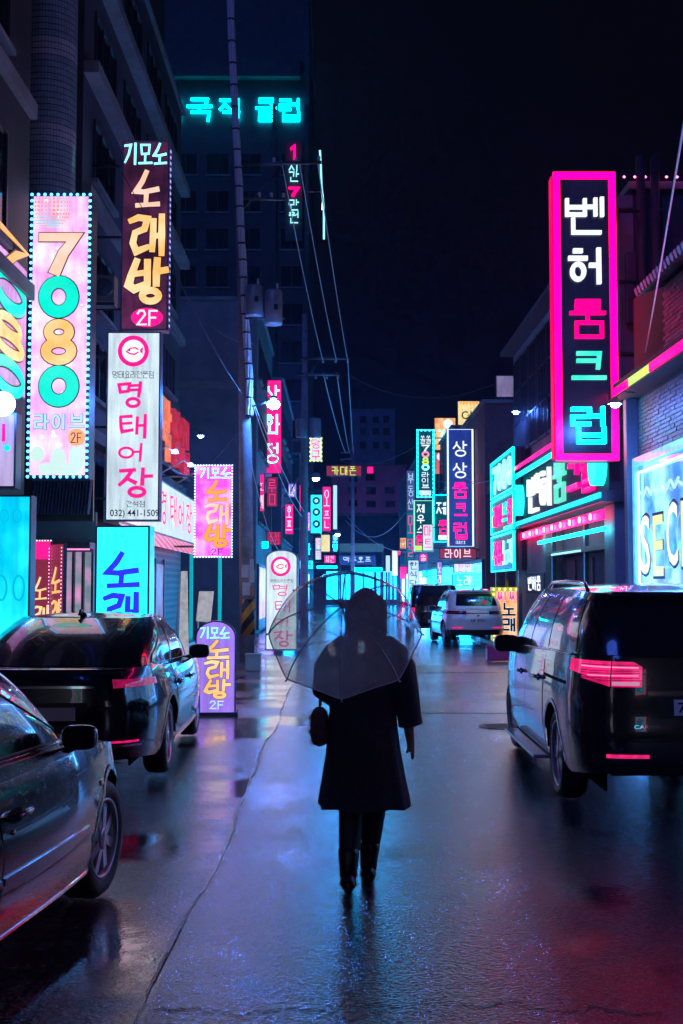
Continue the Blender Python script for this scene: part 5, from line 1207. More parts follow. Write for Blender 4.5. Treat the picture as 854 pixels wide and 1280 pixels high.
    def wheels(s, style=5, rim_r=.24, m=None, steer=0.0):
        p = s.p; R = p['wr']; tw = .11
        for yw in (0, p['wb']):
            for sg in (1, -1):
                hw = s.S(s.q_of_y(yw), .45).x; x = sg*(hw-.125)
                w = bpy.data.objects.new('wheel', None); COL.objects.link(w); w.parent = s.root; w.location = (x, yw, R); w.empty_display_size = .1
                w.rotation_euler = (RNG.uniform(0, 1), 0, (steer if yw else 0) + (math.pi if sg < 0 else 0)); w.rotation_mode = 'ZYX'
                MB().lathe([(rim_r-.005,-tw+.02),(rim_r+.03,-tw),(R-.03,-tw+.005),(R-.008,-tw+.03),(R,-tw+.05),(R,tw-.05),(R-.008,tw-.03),(R-.03,tw-.004),(rim_r+.03,tw),(rim_r,tw-.015)], axis='x', seg=40, caps=False).build('tyre', M_RUB, w, True)
                mb = MB(); mb.lathe([(rim_r+.004,tw-.02),(rim_r+.004,tw-.008),(rim_r-.012,tw-.012),(rim_r-.02,tw-.06),(rim_r-.03,-tw+.03)], axis='x', seg=36, caps=False)
                for k in range(style):
                    q = 2*math.pi*k/style
                    for dq in ((-.13, .13) if style <= 6 else (0,)):
                        a0, a1 = q+dq*.5, q+dq*1.9
                        def pt(r, an, xx, off): return (xx, r*math.cos(an)-off*math.sin(an), r*math.sin(an)+off*math.cos(an))
                        w0, w1 = (.020, .015) if style <= 6 else (.024, .03); r0, r1 = .05, rim_r-.005
                        mb.add([pt(r0,a0,tw-.02,-w0),pt(r0,a0,tw-.02,w0),pt(r1,a1,tw-.035,w1),pt(r1,a1,tw-.035,-w1),pt(r0,a0,tw-.06,-w0),pt(r0,a0,tw-.06,w0),pt(r1,a1,tw-.07,w1),pt(r1,a1,tw-.07,-w1)], [(0,1,2,3),(7,6,5,4),(0,4,5,1),(1,5,6,2),(2,6,7,3),(3,7,4,0)])
                mb.lathe([(.062,tw-.065),(.062,tw-.02),(.045,tw-.012),(0,tw-.010)], axis='x', seg=18); mb.build('rim', m or M_ALLOY, w, True)
                MB().lathe([(0,-.02),(rim_r-.05,-.02),(rim_r-.05,.0),(0,.0)], axis='x', seg=28).build('brake_disc', M_WELL, w, True)
    def seam(s, y, z0, z1, sides=(1, -1)):
        for sg in sides:
            q0, q1 = s.q_of_y(y-.005), s.q_of_y(y+.005); n = 10
            MB().grid([[s.S(q, z0+(z1-z0)*j/n, sg, .0015) for j in range(n+1)] for q in (q0, q1)], flip=(sg > 0)).build('door_seam', M_WELL, s.root, True)
    def door(s, y0, y1, z0, z1, m, hy, hz, hm=None, sides=(1, -1)):
        for sg in sides:
            d, = s.patch('door', s.q_of_y(y0), s.q_of_y(y1), z0, z1, m, (sg,), .0035, 10, 10)
            a = [s.S(s.q_of_y(hy+t), hz+dz, sg, o) for t, dz, o in ((-.11,0,.006),(-.09,.002,.04),(.0,.004,.048),(.09,.002,.04),(.11,0,.006))]
            MB().tube(a, [.010,.014,.015,.014,.010], 8).build('handle', hm or m, d, True)
            c = [s.S(s.q_of_y(hy+.09*math.cos(k*.5)), hz+.032*math.sin(k*.5), sg, .0055) for k in range(13)]
            MB().add(c, [list(range(13)) if sg > 0 else list(range(12, -1, -1))]).build('handle_cup', M_WELL, d, True)
    def mirror(s, y, z, m, k=1.0, sides=(1, -1)):
        for sg in sides:
            hw = lerp_tab(s.p['hw'], z-.05)*.93; c = Vector((sg*(hw+.13), y, z)); rings = []
            prof = ((-.075, .92), (-.06, 1.0), (-.02, 1.0), (.04, .82), (.08, .45), (.095, .02))
            for dy, sc in prof: rings.append([c+Vector((.115*k*sc*math.copysign(abs(math.cos(q))**.6, math.cos(q)), dy*k, .078*k*sc*math.copysign(abs(math.sin(q))**.6, math.sin(q)))) for q in [2*math.pi*i/16 for i in range(17)]])
            o = MB().grid(rings, flip=True).build('mirror', m, s.root, True)
            MB().add([p*1 for p in rings[0][:-1]], [list(range(16))]).build('mirror_glass', G_CAR, o, True)
            MB().tube([c+Vector((-sg*.05, .03, -.045)), Vector((sg*(hw-.03), y+.04, z-.09))], [.03, .035], 8).build('mirror_stalk', M_PLAST, o, True)

# ---- black sedan, rear three-quarter view
p = dict(rear=-1.12, front=3.78, wb=2.86, wr=.335, arch=.385, sill=.24, rb=.06, nr=5.0, nf=3.6,
    hw=[(.2,.86),(.35,.905),(.55,.93),(.72,.925),(.86,.895),(.95,.87),(1.05,.84)], ry=[(.2,.10),(.45,.0),(.7,-.02),(.9,.02),(1.05,.09)], fy=[(.2,-.05),(.5,0),(.75,-.06),(.95,-.25)],
    belt=[(-1.2,1.02),(-.6,1.03),(.4,.985),(1.6,.955),(2.6,.93),(3.2,.84),(3.8,.72)], crown=.03,
    cab=dict(b=(-.96,2.72,.80), r=(.22,1.60,.60), z=1.42, peak=.85, arch=.06, n=6, bulge=.055, crown=.04))
BS = Car('black_sedan', 'glossy black sedan parked left behind the violet standing sign', (-2.44, 11.3, 0), math.radians(.6), p, 'cars parked along the street'); c = BS
c.body(P_BLACK); c.cabin(P_BLACK)
c.pane('rear_window', 0, .80, .06, .93, merge=True); c.pane('windscreen', 2.15, 3, .06, .93, merge=True)
q = c.q_cab
c.pane('side_window', q(-.50), q(.70), lambda t: .07, lambda t: min(.90, .20+(t-q(-.50))/(q(.35)-q(-.50))*.70), trim=M_CHROME)
c.pane('side_window', q(.76), q(2.28), .07, lambda t: min(.90, .30+(q(2.28)-t)/(q(2.28)-q(1.5))*.60), trim=M_CHROME)
c.wheels(9, .245, M_ALLOY)
c.door(-.02+.36, 1.22, .33, .93, P_BLACK, .55, .80, M_CHROME); c.door(1.235, 2.36, .33, .92, P_BLACK, 1.45, .79, M_CHROME)
c.patch('tail_lamp', .70, 1.06, lambda t: .85+.02*t, lambda t: .945-.015*t, glow('tail_lamp_off_glow', (.5,.01,.11), .22, mottle=.6, scale=16, rough=.08), off=.008)  # lamp is unlit; its faint glow stands in for reflected light
c.patch('light_bar', 0, .50, .865, .885, M_CHROME, merge=True, nq=6, nz=1); c.patch('boot_edge', 0, .9, .985, .998, M_PLAST, merge=True, nq=8, nz=1)
c.patch('bumper_reflector', .45, .93, .405, .42, E_TAILD, nz=1); c.patch('bumper_chrome', .0, .95, .37, .388, M_CHROME, merge=True, nz=1)
c.patch('bumper_insert', .0, .86, .255, .36, M_PLAST, merge=True, off=.004)
c.patch('licence_plate', 0, .30, .60, .71, M_PLATE, merge=True, nq=2, nz=1); c.patch('plate_recess', 0, .42, .56, .75, M_PLAST, merge=True, off=.003)
c.patch('sill_trim', c.q_of_y(.42), c.q_of_y(2.42), .25, .285, M_CHROME, nz=1)
c.mirror(2.22, 1.01, P_BLACK)
MB().tube([(0,.38,1.44),(0,.33,1.475),(0,.22,1.50),(0,.20,1.455)], [.035,.03,.012,.02], 8).build('roof_aerial', P_BLACK, c.root, True)
for x in (-.5, .5): MB().tube([(x, -1.10, .30), (x, -1.19, .30)], .04, 10).build('exhaust_tip', M_CHROME, c.root, True)

# ---- violet grey sedan, nearest, mostly out of frame
p = dict(rear=-1.05, front=3.60, wb=2.70, wr=.325, arch=.375, sill=.22, nr=5.0, nf=3.0,
    hw=[(.2,.84),(.4,.885),(.58,.90),(.62,.908),(.64,.895),(.80,.87),(.92,.84),(1.0,.82)], ry=[(.2,.06),(.5,0),(.8,0),(1.0,.05)], fy=[(.2,-.08),(.5,0),(.7,-.10),(.95,-.35)],
    belt=[(-1.2,.98),(.4,.965),(1.6,.94),(2.1,.925),(2.6,.865),(3.2,.79),(3.7,.66)], crown=.06,
    cab=dict(b=(-.75,2.42,.785), r=(.25,1.45,.58), z=1.44, peak=.8, arch=.06, n=6, bulge=.05, crown=.04))
GS = Car('grey_sedan', 'violet grey sedan nearest the camera at lower left edge', (-2.40, 4.22, 0), math.radians(-7.0), p, 'cars parked along the street'); c = GS; q = c.q_cab
c.body(P_GREY); c.cabin(P_GREY)
c.pane('rear_window', 0, .80, .06, .93, merge=True); c.pane('windscreen', 2.15, 3, .06, .93, merge=True)
c.pane('side_window', q(-.35), q(.70), .06, lambda t: min(.9, .25+(t-q(-.35))/(q(.3)-q(-.35))*.65), trim=M_PLAST)
c.pane('side_window', q(.77), q(2.10), .06, lambda t: min(.90, .16+(q(2.10)-t)/(q(2.10)-q(1.15))*.74), trim=M_PLAST)
c.wheels(8, .215, M_ALLOY, steer=math.radians(-2))
c.door(.32, .98, .30, .90, P_GREY, .5, .76, P_GREY); c.door(.995, 2.18, .30, .885, P_GREY, 1.16, .735, P_GREY)
c.patch('side_moulding', c.q_of_y(.36), c.q_of_y(.975), .475, .505, P_GREY, off=.014, nz=2); c.patch('side_moulding', c.q_of_y(1.0), c.q_of_y(2.16), .475, .505, P_GREY, off=.014, nz=2)
c.patch('sill_trim', c.q_of_y(.42), c.q_of_y(2.28), .225, .24, M_CHROME, nz=1)
c.mirror(1.93, .98, P_GREY, .78)
c.patch('indicator', c.q_of_y(2.40), c.q_of_y(2.47), .66, .69, M_LENSW, nz=1, nq=2)
c.patch('head_lamp', 2.02, 2.55, lambda t: .58, lambda t: .70-.03*(t-2), M_LENSW)
for sg in (1, -1): MB().lathe([(0,0),(.012,.0),(.012,.012),(0,.014)], c.S(c.q_of_y(1.10), .675, sg), 'x', 10).build('door_lock', M_CHROME, c.root, True)

# ---- dark minivan on the right
p = dict(rear=-1.12, front=4.0, wb=3.06, wr=.36, arch=.415, sill=.29, rb=.10, nr=8.5, nf=4.2,
    hw=[(.2,.90),(.4,.965),(.6,.99),(.85,.985),(1.05,.965),(1.2,.945)], ry=[(.2,.16),(.48,.02),(.6,.0),(.8,.03),(1.2,.07)], fy=[(.2,-.05),(.5,0),(.8,-.08),(1.0,-.3)],
    belt=[(-1.2,1.20),(0,1.19),(1.5,1.15),(3.0,1.09),(3.5,1.02),(4.05,.85)], crown=.04,
    cab=dict(b=(-1.05,3.15,.93), r=(-.72,2.05,.755), z=1.70, peak=.9, arch=.035, n=9, bulge=.045, crown=.05))
MV = Car('dark_minivan', 'dark graphite minivan parked at right with pink tail lamp', (2.76, 9.95, 0), math.radians(-.9), p, 'cars parked along the street'); c = MV; q = c.q_cab
c.body(P_GRAPH); c.cabin(P_BLACK, P_GRAPH)
c.pane('rear_window', 0, .90, .05, .92, merge=True, nq=12); c.pane('windscreen', 2.12, 3, .06, .93, merge=True)
c.pane('quarter_window', q(-.72), q(.42), .07, .86, trim=None); c.pane('side_window', q(.47), q(1.52), .07, .88); c.pane('side_window', q(1.58), q(2.78), .07, lambda t: min(.88, .18+(q(2.78)-t)/(q(2.78)-q(2.0))*.70))
for sg in (1, -1): MB().tube([c.G(q(y_), .03, sg, .008) for y_ in [-.75+.25*i for i in range(15)]], .010, 6).build('belt_chrome', M_CHROME, c.root, True)
c.wheels(5, .265, M_ALLOY, steer=math.radians(4))
c.door(.46, 1.50, .36, 1.10, P_GRAPH, .72, .93, M_CHROME); c.door(1.515, 2.56, .36, 1.06, P_GRAPH, 1.78, .91, M_CHROME)
c.patch('slide_rail', c.q_of_y(-.55), c.q_of_y(.44), .965, .99, M_WELL, nz=1, off=.003)
c.patch('tail_lamp', .55, 1.05, lambda t: 1.035+.0*(t-.5)+max(0,t-.9)*.35, lambda t: 1.165+.02*(t-.5)-max(0,.62-t)*.5, E_TAIL, off=.012, nq=14)
E_TAILH = glow('tail_lamp_hot', (1.0,.22,.45), 1.1)
c.patch('tail_lamp_bar', .58, 1.0, lambda t: 1.118+.015*(t-.5), lambda t: 1.128+.015*(t-.5), E_TAILH, off=.0145, nq=10, nz=1)
c.patch('tail_lamp_bar', .58, .96, 1.062, 1.070, E_TAILH, off=.0145, nq=10, nz=1)
for z_ in (1.046, 1.082, 1.098, 1.142): c.patch('tail_lamp_rib', .57, 1.0, z_, z_+.004, M_LENSR, off=.0142, nq=10, nz=1, skirt=False)
c.patch('tail_lamp_low', .55, 1.0, lambda t: .985+max(0,t-.8)*.28, lambda t: 1.031+max(0,t-.9)*.3, E_TAILD, off=.010, nq=12)
c.patch('tail_lamp_clear', .57, .79, .995, 1.022, glow('lens_pale_glow', (.8,.35,.55), .55), off=.014, nq=6, nz=1); c.patch('tail_lamp_gap', .795, .803, .98, 1.17, M_PLAST, off=.017, nq=1, nz=2)  # pale glow put into the clear lens so it shows in the dark
c.patch('tailgate_chrome', 0, .50, .925, .955, M_CHROME, off=.012, merge=True, nz=1)
c.patch('plate_recess', 0, .40, .76, .915, M_PLAST, off=.004, merge=True)
lp, = c.patch('licence_plate', 0, .29, .78, .895, M_PLATE, off=.010, merge=True, nq=2, nz=1)
y = c.S(0, .84).y-.014
mb = MB(); latin(mb, '73', -.235, .80, -.12, .877, lambda u, v, n: Vector((u, y, v)), 0); latin(mb, '8', -.08, .80, -.03, .877, lambda u, v, n: Vector((u, y, v)), 0); latin(mb, '2415', .0, .80, .23, .877, lambda u, v, n: Vector((u, y, v)), 0)
mb.build('plate_digits', K_BLACK, lp, True)
y = c.S(.4, .47).y-.004
mb = MB(); latin(mb, 'CARNIVAL', -.56, .685, -.29, .712, lambda u, v, n: Vector((u, c.S(min(1, abs(u)/.98/ (2**(-1/8.5))), v).y-.006, v)), 0); mb.build('lettering', M_CHROME, c.root, True)
c.patch('bumper_reflector', .50, .84, .47, .495, E_TAIL, nz=1); c.patch('bumper_insert', 0, .95, .35, .44, M_PLAST, off=.004, merge=True)
c.patch('tailgate_seam', .86, .868, .56, 1.18, M_WELL, off=.002, nq=1, nz=6, skirt=False); c.patch('tailgate_seam', 0, .86, .59, .598, M_WELL, off=.002, merge=True, nq=6, nz=1, skirt=False)
c.mirror(2.62, 1.14, P_BLACK, 1.15)
for sg in (1, -1):
    MB().tube([c.G(1.12, 1, sg)+Vector((-sg*.03, 0, .01)), c.G(1.18, 1, sg)+Vector((-sg*.04, 0, .055)), c.G(1.5, 1, sg)+Vector((-sg*.04, 0, .06)), c.G(1.8, 1, sg)+Vector((-sg*.04, 0, .055)), c.G(1.86, 1, sg)+Vector((-sg*.03, 0, .01))], .016, 8).build('roof_rail', M_CHROME, c.root, True)
    MB().box((sg*.90, .52, .24), (sg*1.06, 2.5, .275), .012).build('side_step', M_ALLOY, c.root, True)
MB().tube([(0.02,-.55,1.72),(.02,-.58,1.765),(.02,-.66,1.80),(.02,-.70,1.73)], [.04,.035,.012,.02], 8).build('roof_aerial', P_BLACK, c.root, True)
MB().box((-.66, -.86, 1.655), (.66, -.70, 1.685), .01).build('roof_spoiler', P_BLACK, c.root, True)
MB().tube([(.05,-1.06,1.24),(.1,-1.065,1.25),(.55,-1.03,1.29)], .012, 6).build('rear_wiper', M_PLAST, c.root, True)

# ---- white crossover far right
p = dict(rear=-.92, front=3.55, wb=2.67, wr=.35, arch=.405, sill=.30, rb=.08, nr=5.0, nf=3.8,
    hw=[(.2,.86),(.45,.925),(.65,.93),(.9,.90),(1.05,.86)], ry=[(.2,.10),(.5,0),(.8,-.02),(1.05,.08)], fy=[(.2,-.05),(.5,0),(.95,-.3)],
    belt=[(-1,1.09),(.5,1.05),(2.2,1.0),(3.0,.94),(3.6,.8)], crown=.04,
    cab=dict(b=(-.78,2.35,.83), r=(-.30,1.35,.66), z=1.60, peak=.6, arch=.07, n=6, bulge=.06, crown=.04))
WS = Car('white_crossover', 'white crossover car parked near the amber standing sign', (4.15, 36.6, 0), math.radians(4), p, 'cars parked along the street'); c = WS; q = c.q_cab
c.body(P_WHITE); c.cabin(P_WHITE)
c.pane('rear_window', 0, .86, .16, .80, merge=True); c.pane('windscreen', 2.15, 3, .06, .93, merge=True)
c.pane('side_window', q(-.35), q(.75), .10, .86, trim=M_CHROME); c.pane('side_window', q(.82), q(2.0), .08, lambda t: min(.88, .2+(q(2.0)-t)/(q(2.0)-q(1.2))*.68), trim=M_CHROME)
c.wheels(5, .25)
c.patch('tail_lamp', .45, 1.08, lambda t: .90+.02*t, lambda t: 1.0+.02*t, M_LENSR, off=.01); c.patch('light_bar', 0, .45, .93, .965, M_LENSR, merge=True, nz=1)
c.patch('bumper_cladding', 0, 1.2, .30, .46, M_PLAST, merge=True, off=.006, nq=14); c.patch('bumper_lamp', .55, .92, .50, .54, E_TAIL, nz=1)
lp, = c.patch('licence_plate', 0, .32, .68, .79, M_PLATE, off=.01, merge=True, nq=2, nz=1)
mb = MB(); y = c.S(0, .73).y-.014; latin(mb, '58 3021', -.22, .70, .22, .77, lambda u, v, n: Vector((u, y, v)), 0); mb.build('plate_digits', K_BLACK, lp, True)
MB().lathe([(0,0),(.045,0),(.045,-.012),(0,-.014)], (0, c.S(0, .88).y, .88), 'y', 14).build('badge', M_CHROME, c.root, True)
c.door(.40, 1.30, .40, .98, P_WHITE, .55, .86); c.door(1.32, 2.15, .40, .96, P_WHITE, 1.5, .85)
c.mirror(2.0, 1.06, P_WHITE); MB().box((-.58,-.5,1.585),(.58,-.28,1.61),.01).build('roof_spoiler', P_WHITE, c.root, True)
MB().tube([(0,-.1,1.62),(0,-.16,1.68),(0,-.26,1.70),(0,-.27,1.64)], [.035,.03,.012,.02], 8).build('roof_aerial', P_WHITE, c.root, True)

# ---- dark van beyond it
p = dict(rear=-1.1, front=3.75, wb=2.95, wr=.35, arch=.40, sill=.28, rb=.06, nr=8, nf=4.5,
    hw=[(.2,.86),(.45,.92),(.7,.93),(1.0,.91)], ry=[(.2,.08),(.5,0),(1.1,.04)], fy=[(.2,-.05),(.5,0),(.95,-.25)],
    belt=[(-1.2,1.08),(1.5,1.06),(3.0,1.0),(3.8,.82)], crown=.04,
    cab=dict(b=(-1.03,2.95,.88), r=(-.85,1.95,.74), z=1.80, peak=.9, arch=.03, n=9, bulge=.04, crown=.04))
DV = Car('dark_van', 'dark van with pink tail lamps half hidden by the white crossover', (3.45, 42.5, 0), math.radians(-1), p, 'cars parked along the street'); c = DV; q = c.q_cab
c.body(P_BLACK); c.cabin(P_BLACK)
c.pane('rear_window', 0, .88, .06, .9, merge=True); c.pane('windscreen', 2.12, 3, .06, .93, merge=True); c.pane('side_window', q(-.6), q(1.2), .08, .86); c.pane('side_window', q(1.28), q(2.5), .08, .8)
c.wheels(5, .25); c.patch('tail_lamp', .84, 1.03, .62, 1.02, E_TAIL, off=.01); c.patch('tailgate_chrome', 0, .6, .88, .91, M_CHROME, merge=True, nz=1); c.patch('licence_plate', 0, .3, .5, .61, M_PLATE, merge=True, nq=2, nz=1)
c.mirror(2.5, 1.1, P_BLACK)
# ------------------------------------------------------------------ the walker and the umbrella
PX, PY = at(458, 1105, 6.98).x, 7.02
M_SKIN = mat('skin', (.42,.27,.21), .5, var=.1, vscale=20); M_COAT = mat('coat_wool', (.050,.036,.062), .75, bump=.6, bscale=160, var=.3, vscale=30)
M_TIGHT = mat('tights', (.006,.006,.008), .6); M_BOOT = mat('boot_leather', (.008,.007,.008), .28, bump=.2, bscale=60); M_HAIR = mat('hair_dark', (.012,.009,.010), .38, bump=.9, bscale=90, stretch=(3,3,.35))
M_FUR = mat('fur_pink', (.34,.14,.18), .9, bump=1.0, bscale=90, var=.4, vscale=40)
person = thing('person', 'person in long dark coat and ankle boots walking away under a clear umbrella', 'person', (PX, PY, 0))
def skin(name, pts, edges, m, par, root=0, sub=2, loc=(0,0,0)):
    """continuous surface grown round a skeleton of (x,y,z,r[,r2])"""
    me = bpy.data.meshes.new(name); me.from_pydata([p[:3] for p in pts], edges, []); ob = bpy.data.objects.new(name, me); COL.objects.link(ob)
    md = ob.modifiers.new('skin', 'SKIN'); md.use_smooth_shade = True; sb = ob.modifiers.new('sub', 'SUBSURF'); sb.levels = sub; sb.render_levels = sub
    if not me.skin_vertices: 
        bm = bmesh.new(); bm.from_mesh(me); bm.verts.layers.skin.verify(); bm.to_mesh(me); bm.free()
    for i, p in enumerate(pts):
        sv = me.skin_vertices[0].data[i]; sv.radius = (p[3], p[4] if len(p) > 4 else p[3]); sv.use_root = (i == root)
    dg = bpy.context.evaluated_depsgraph_get(); m2 = bpy.data.meshes.new_from_object(ob.evaluated_get(dg)); bpy.data.objects.remove(ob)
    m2.name = name; m2.materials.clear(); m2.materials.append(m)
    for f in m2.polygons: f.use_smooth = True
    return put(name, m2, par, True)
# local frame: x right, y forward (away from the camera), z up; left foot trails, lifted on the toe
B = [(-.02,.0,.90,.13,.11),(-.02,.0,1.08,.12,.09),(-.02,.0,1.26,.14,.10),(-.01,.02,1.40,.10,.075),(0,.03,1.47,.050),(0,.05,1.55,.085,.095),(0,.055,1.63,.082,.092),
     (-.16,.02,1.38,.055),(-.235,.06,1.16,.045),(-.12,.26,1.10,.036),(-.07,.34,1.16,.028),(-.06,.36,1.19,.030),
     (.155,.02,1.38,.055),(.228,.0,1.12,.043),(.252,.03,.88,.032),(.262,.04,.82,.026),(.268,.045,.775,.030),
     (-.10,.0,.86,.088),(-.085,.02,.48,.060),(-.095,-.10,.26,.052),(-.105,-.17,.10,.036),(-.105,-.05,.035,.032),
     (.075,.0,.86,.088),(.055,.09,.48,.058),(.035,.12,.28,.052),(.015,.10,.09,.036),(.015,.22,.035,.032)]
E_ = [(0,1),(1,2),(2,3),(3,4),(4,5),(5,6),(3,7),(7,8),(8,9),(9,10),(10,11),(3,12),(12,13),(13,14),(14,15),(15,16),(0,17),(17,18),(18,19),(19,20),(20,21),(0,22),(22,23),(23,24),(24,25),(25,26)]
n0 = len(B)
def fingers(root, base, dirs):
    for (dx, dy, dz, L, r) in dirs:
        b = Vector(base)+Vector((dx, dy, 0)) if False else Vector(base)
        p0 = Vector(base)+Vector((dx, dy, dz*.15)); p1 = p0+Vector((dx*.35, dy*.3, dz*L*.5)); p2 = p1+Vector((-.004, .010, dz*L*.5))
        k = len(B); B.extend([(*p0, r*1.05), (*p1, r), (*p2, r*.8)]); E_.extend([(root, k), (k, k+1), (k+1, k+2)])
fingers(16, B[16][:3], ((.004,-.028,-.05,.55,.0075),(.006,-.010,-.052,.9,.008),(.006,.009,-.052,1.0,.0085),(.004,.027,-.05,.9,.008),(-.016,.038,-.02,1.2,.0095)))
fingers(11, B[11][:3], ((.028,.02,.0,.5,.0085),(.030,.02,.018,.6,.0085),(.028,.02,-.018,.6,.0085),(.024,.018,.034,.6,.008),(-.01,.03,.03,.8,.0095)))
body = skin('body', B, E_, M_SKIN, person)
# tights over each leg
for i, ch in enumerate(((17,18,19,20),(22,23,24,25))):
    MB().tube([B[k][:3] for k in ch], [B[k][3]+d_ for k, d_ in zip(ch, (.014,.014,.010,.006))], 16).build('tights', M_TIGHT, person, True)
# boots: shaft, foot, heel
def boot(an, toe, up, name='boot'):
    an = Vector(an); toe = Vector(toe); d = (toe-an); d.z *= 1; dh = Vector((d.x, d.y, 0)).normalized(); sd = Vector((dh.y, -dh.x, 0))
    rings = []
    for k, (f, hgt, w, bot) in enumerate(((-.075,.06,.032,0),(-.06,.10,.042,0),(0,.11,.048,0),(.06,.09,.050,0),(.12,.062,.052,0),(.175,.042,.042,0),(.205,.02,.014,0))):
        c = an+dh*f; zc = an.z-.06+(toe.z-an.z+.025)*max(0, min(1, f/.17)); r = []
        for i in range(13):
            q = math.pi*2*i/12; cs, sn = math.cos(q), math.sin(q); r.append(Vector((c.x, c.y, zc))+sd*(w*cs)+Vector((0,0,(hgt*.55 if sn > 0 else hgt*.35)*sn)))
        rings.append(r)
    mb = MB().grid(rings)
    s0 = an+Vector((0,0,-.03)); up = Vector(up); mb.tube([s0, s0+up*.07, s0+up*.12, s0+up*.15], [.048,.054,.060,.062], 14)
    hb = an-dh*.045; mb.tube([hb+Vector((0,0,-.05)), hb+Vector((0,0,-.105))], [.027,.022], 10)
    return mb.build(name, M_BOOT, person, True)
boot((-.105,-.17,.125), (-.105,-.05,.045), (.03,.35,.94)); boot((.015,.10,.11), (.015,.22,.04), (.08,.08,.99))
# coat: flared body of rings with folds, wide sleeves, collar
def ringz(z, cx, cy_, rx, ry, fold=0.0, n=48, ph=0):
    r = []
    for i in range(n+1):
        q = 2*math.pi*(i % n)/n; k = 1+fold*(math.sin(q*7+ph)*.6+math.sin(q*11+2+ph)*.4)
        ex = .82; r.append(Vector((cx+rx*k*math.copysign(abs(math.cos(q))**ex, math.cos(q)), cy_+ry*k*math.copysign(abs(math.sin(q))**ex, math.sin(q)), z+.004*math.sin(q*5+ph)*fold*20)))
    return r
cr = [ringz(.455,-.01,.0,.258,.170,.085,ph=.4), ringz(.47,-.01,.0,.260,.173,.085,ph=.4), ringz(.60,-.012,.0,.238,.163,.075,ph=.3), ringz(.75,-.015,.0,.215,.152,.055,ph=.2), ringz(.92,-.018,.0,.198,.142,.035), ringz(1.08,-.02,.0,.190,.132,.015),
      ringz(1.24,-.02,.0,.200,.132,.01), ringz(1.33,-.012,.005,.190,.122,.0), ringz(1.385,-.006,.012,.150,.108), ringz(1.43,0,.02,.10,.088), ringz(1.465,0,.025,.078,.075), ringz(1.50,0,.03,.076,.078), ringz(1.50,0,.03,.066,.068), ringz(1.46,0,.03,.06,.062)]
mb = MB().grid(cr, flip=False)
mb.tube([(.06,.012,1.415),(.115,.012,1.385),(.165,.01,1.335),(.205,.0,1.25),(.232,-.005,1.10),(.252,.0,.97),(.260,.005,.925)], [.03,.062,.078,.086,.078,.070,.072], 20, cap=False)
mb.tube([(-.06,.012,1.415),(-.12,.012,1.385),(-.17,.012,1.335),(-.218,.03,1.25),(-.235,.07,1.12),(-.19,.17,1.08),(-.13,.25,1.09)], [.03,.062,.078,.086,.078,.070,.064], 20, cap=False)
mb.build('coat', M_COAT, person, True, sharp=60)
mb = MB(); mb.tube([(-.205,.0,1.02),(-.15,-.105,1.02),(-.02,-.138,1.02),(.11,-.105,1.02),(.165,.0,1.02)], [.012,.013,.013,.013,.012], 6); mb.build('coat_belt', M_COAT, person, True)
mb = MB(); mb.tube([(-.02,-.172,.46),(-.02,-.166,.60),(-.02,-.153,.78)], .003, 5); mb.build('coat_vent', M_TIGHT, person, True)
# hair gathered loosely
hr = []
for (z, cx, cy_, rx, ry) in ((1.40,.0,.0,.03,.02),(1.42,.0,.01,.050,.040),(1.47,.0,.015,.064,.066),(1.52,.0,.028,.083,.092),(1.57,.0,.042,.095,.106),(1.62,.0,.048,.096,.108),(1.66,.0,.05,.084,.095),(1.69,.0,.052,.060,.070),(1.708,.0,.055,.032,.036),(1.716,0,.06,.005,.005)): hr.append(ringz(z, cx, cy_, rx, ry, .035, 36, z*9))
h = MB().grid(hr).build('hair', M_HAIR, person, True)
mb = MB()
for i in range(110):
    q = RNG.uniform(math.pi*.95, math.pi*2.05); r = .100; x, y = r*math.cos(q), .03+r*math.sin(q); z = RNG.uniform(1.56, 1.68)
    mb.tube([(x*.85, y*.9, z), (x*1.06+RNG.uniform(-.01,.01), y*1.05-.004, z-.05), (x*1.02+RNG.uniform(-.02,.02), y+RNG.uniform(-.015,.01), z-.10), (x*1.05+RNG.uniform(-.02,.02), y+RNG.uniform(-.02,.01), z-.15)], [.004,.009,.008,.002], 5)
mb.build('hair_strands', M_HAIR, h, True)['kind'] = 'stuff'
for sg in (-1, 1):
    MB().lathe([(0,-.008),(.016,-.006),(.022,.0),(.016,.006),(0,.008)], (sg*.088, .05, 1.585), 'x', 10).build('ear', M_SKIN, person, True)
MB().tube([(0,.145,1.60),(0,.172,1.575),(0,.150,1.565)], [.008,.014,.010], 8).build('nose', M_SKIN, person, True)
for sg in (-1, 1): MB().lathe([(0,.006),(.010,.003),(.012,0),(0,-.004)], (sg*.032, .135, 1.605), 'y', 10).build('eye', K_BLACK, person, True)
MB().tube([(-.022,.14,1.535),(0,.147,1.533),(.022,.14,1.535)], .005, 6).build('mouth', M_FUR, person, True)
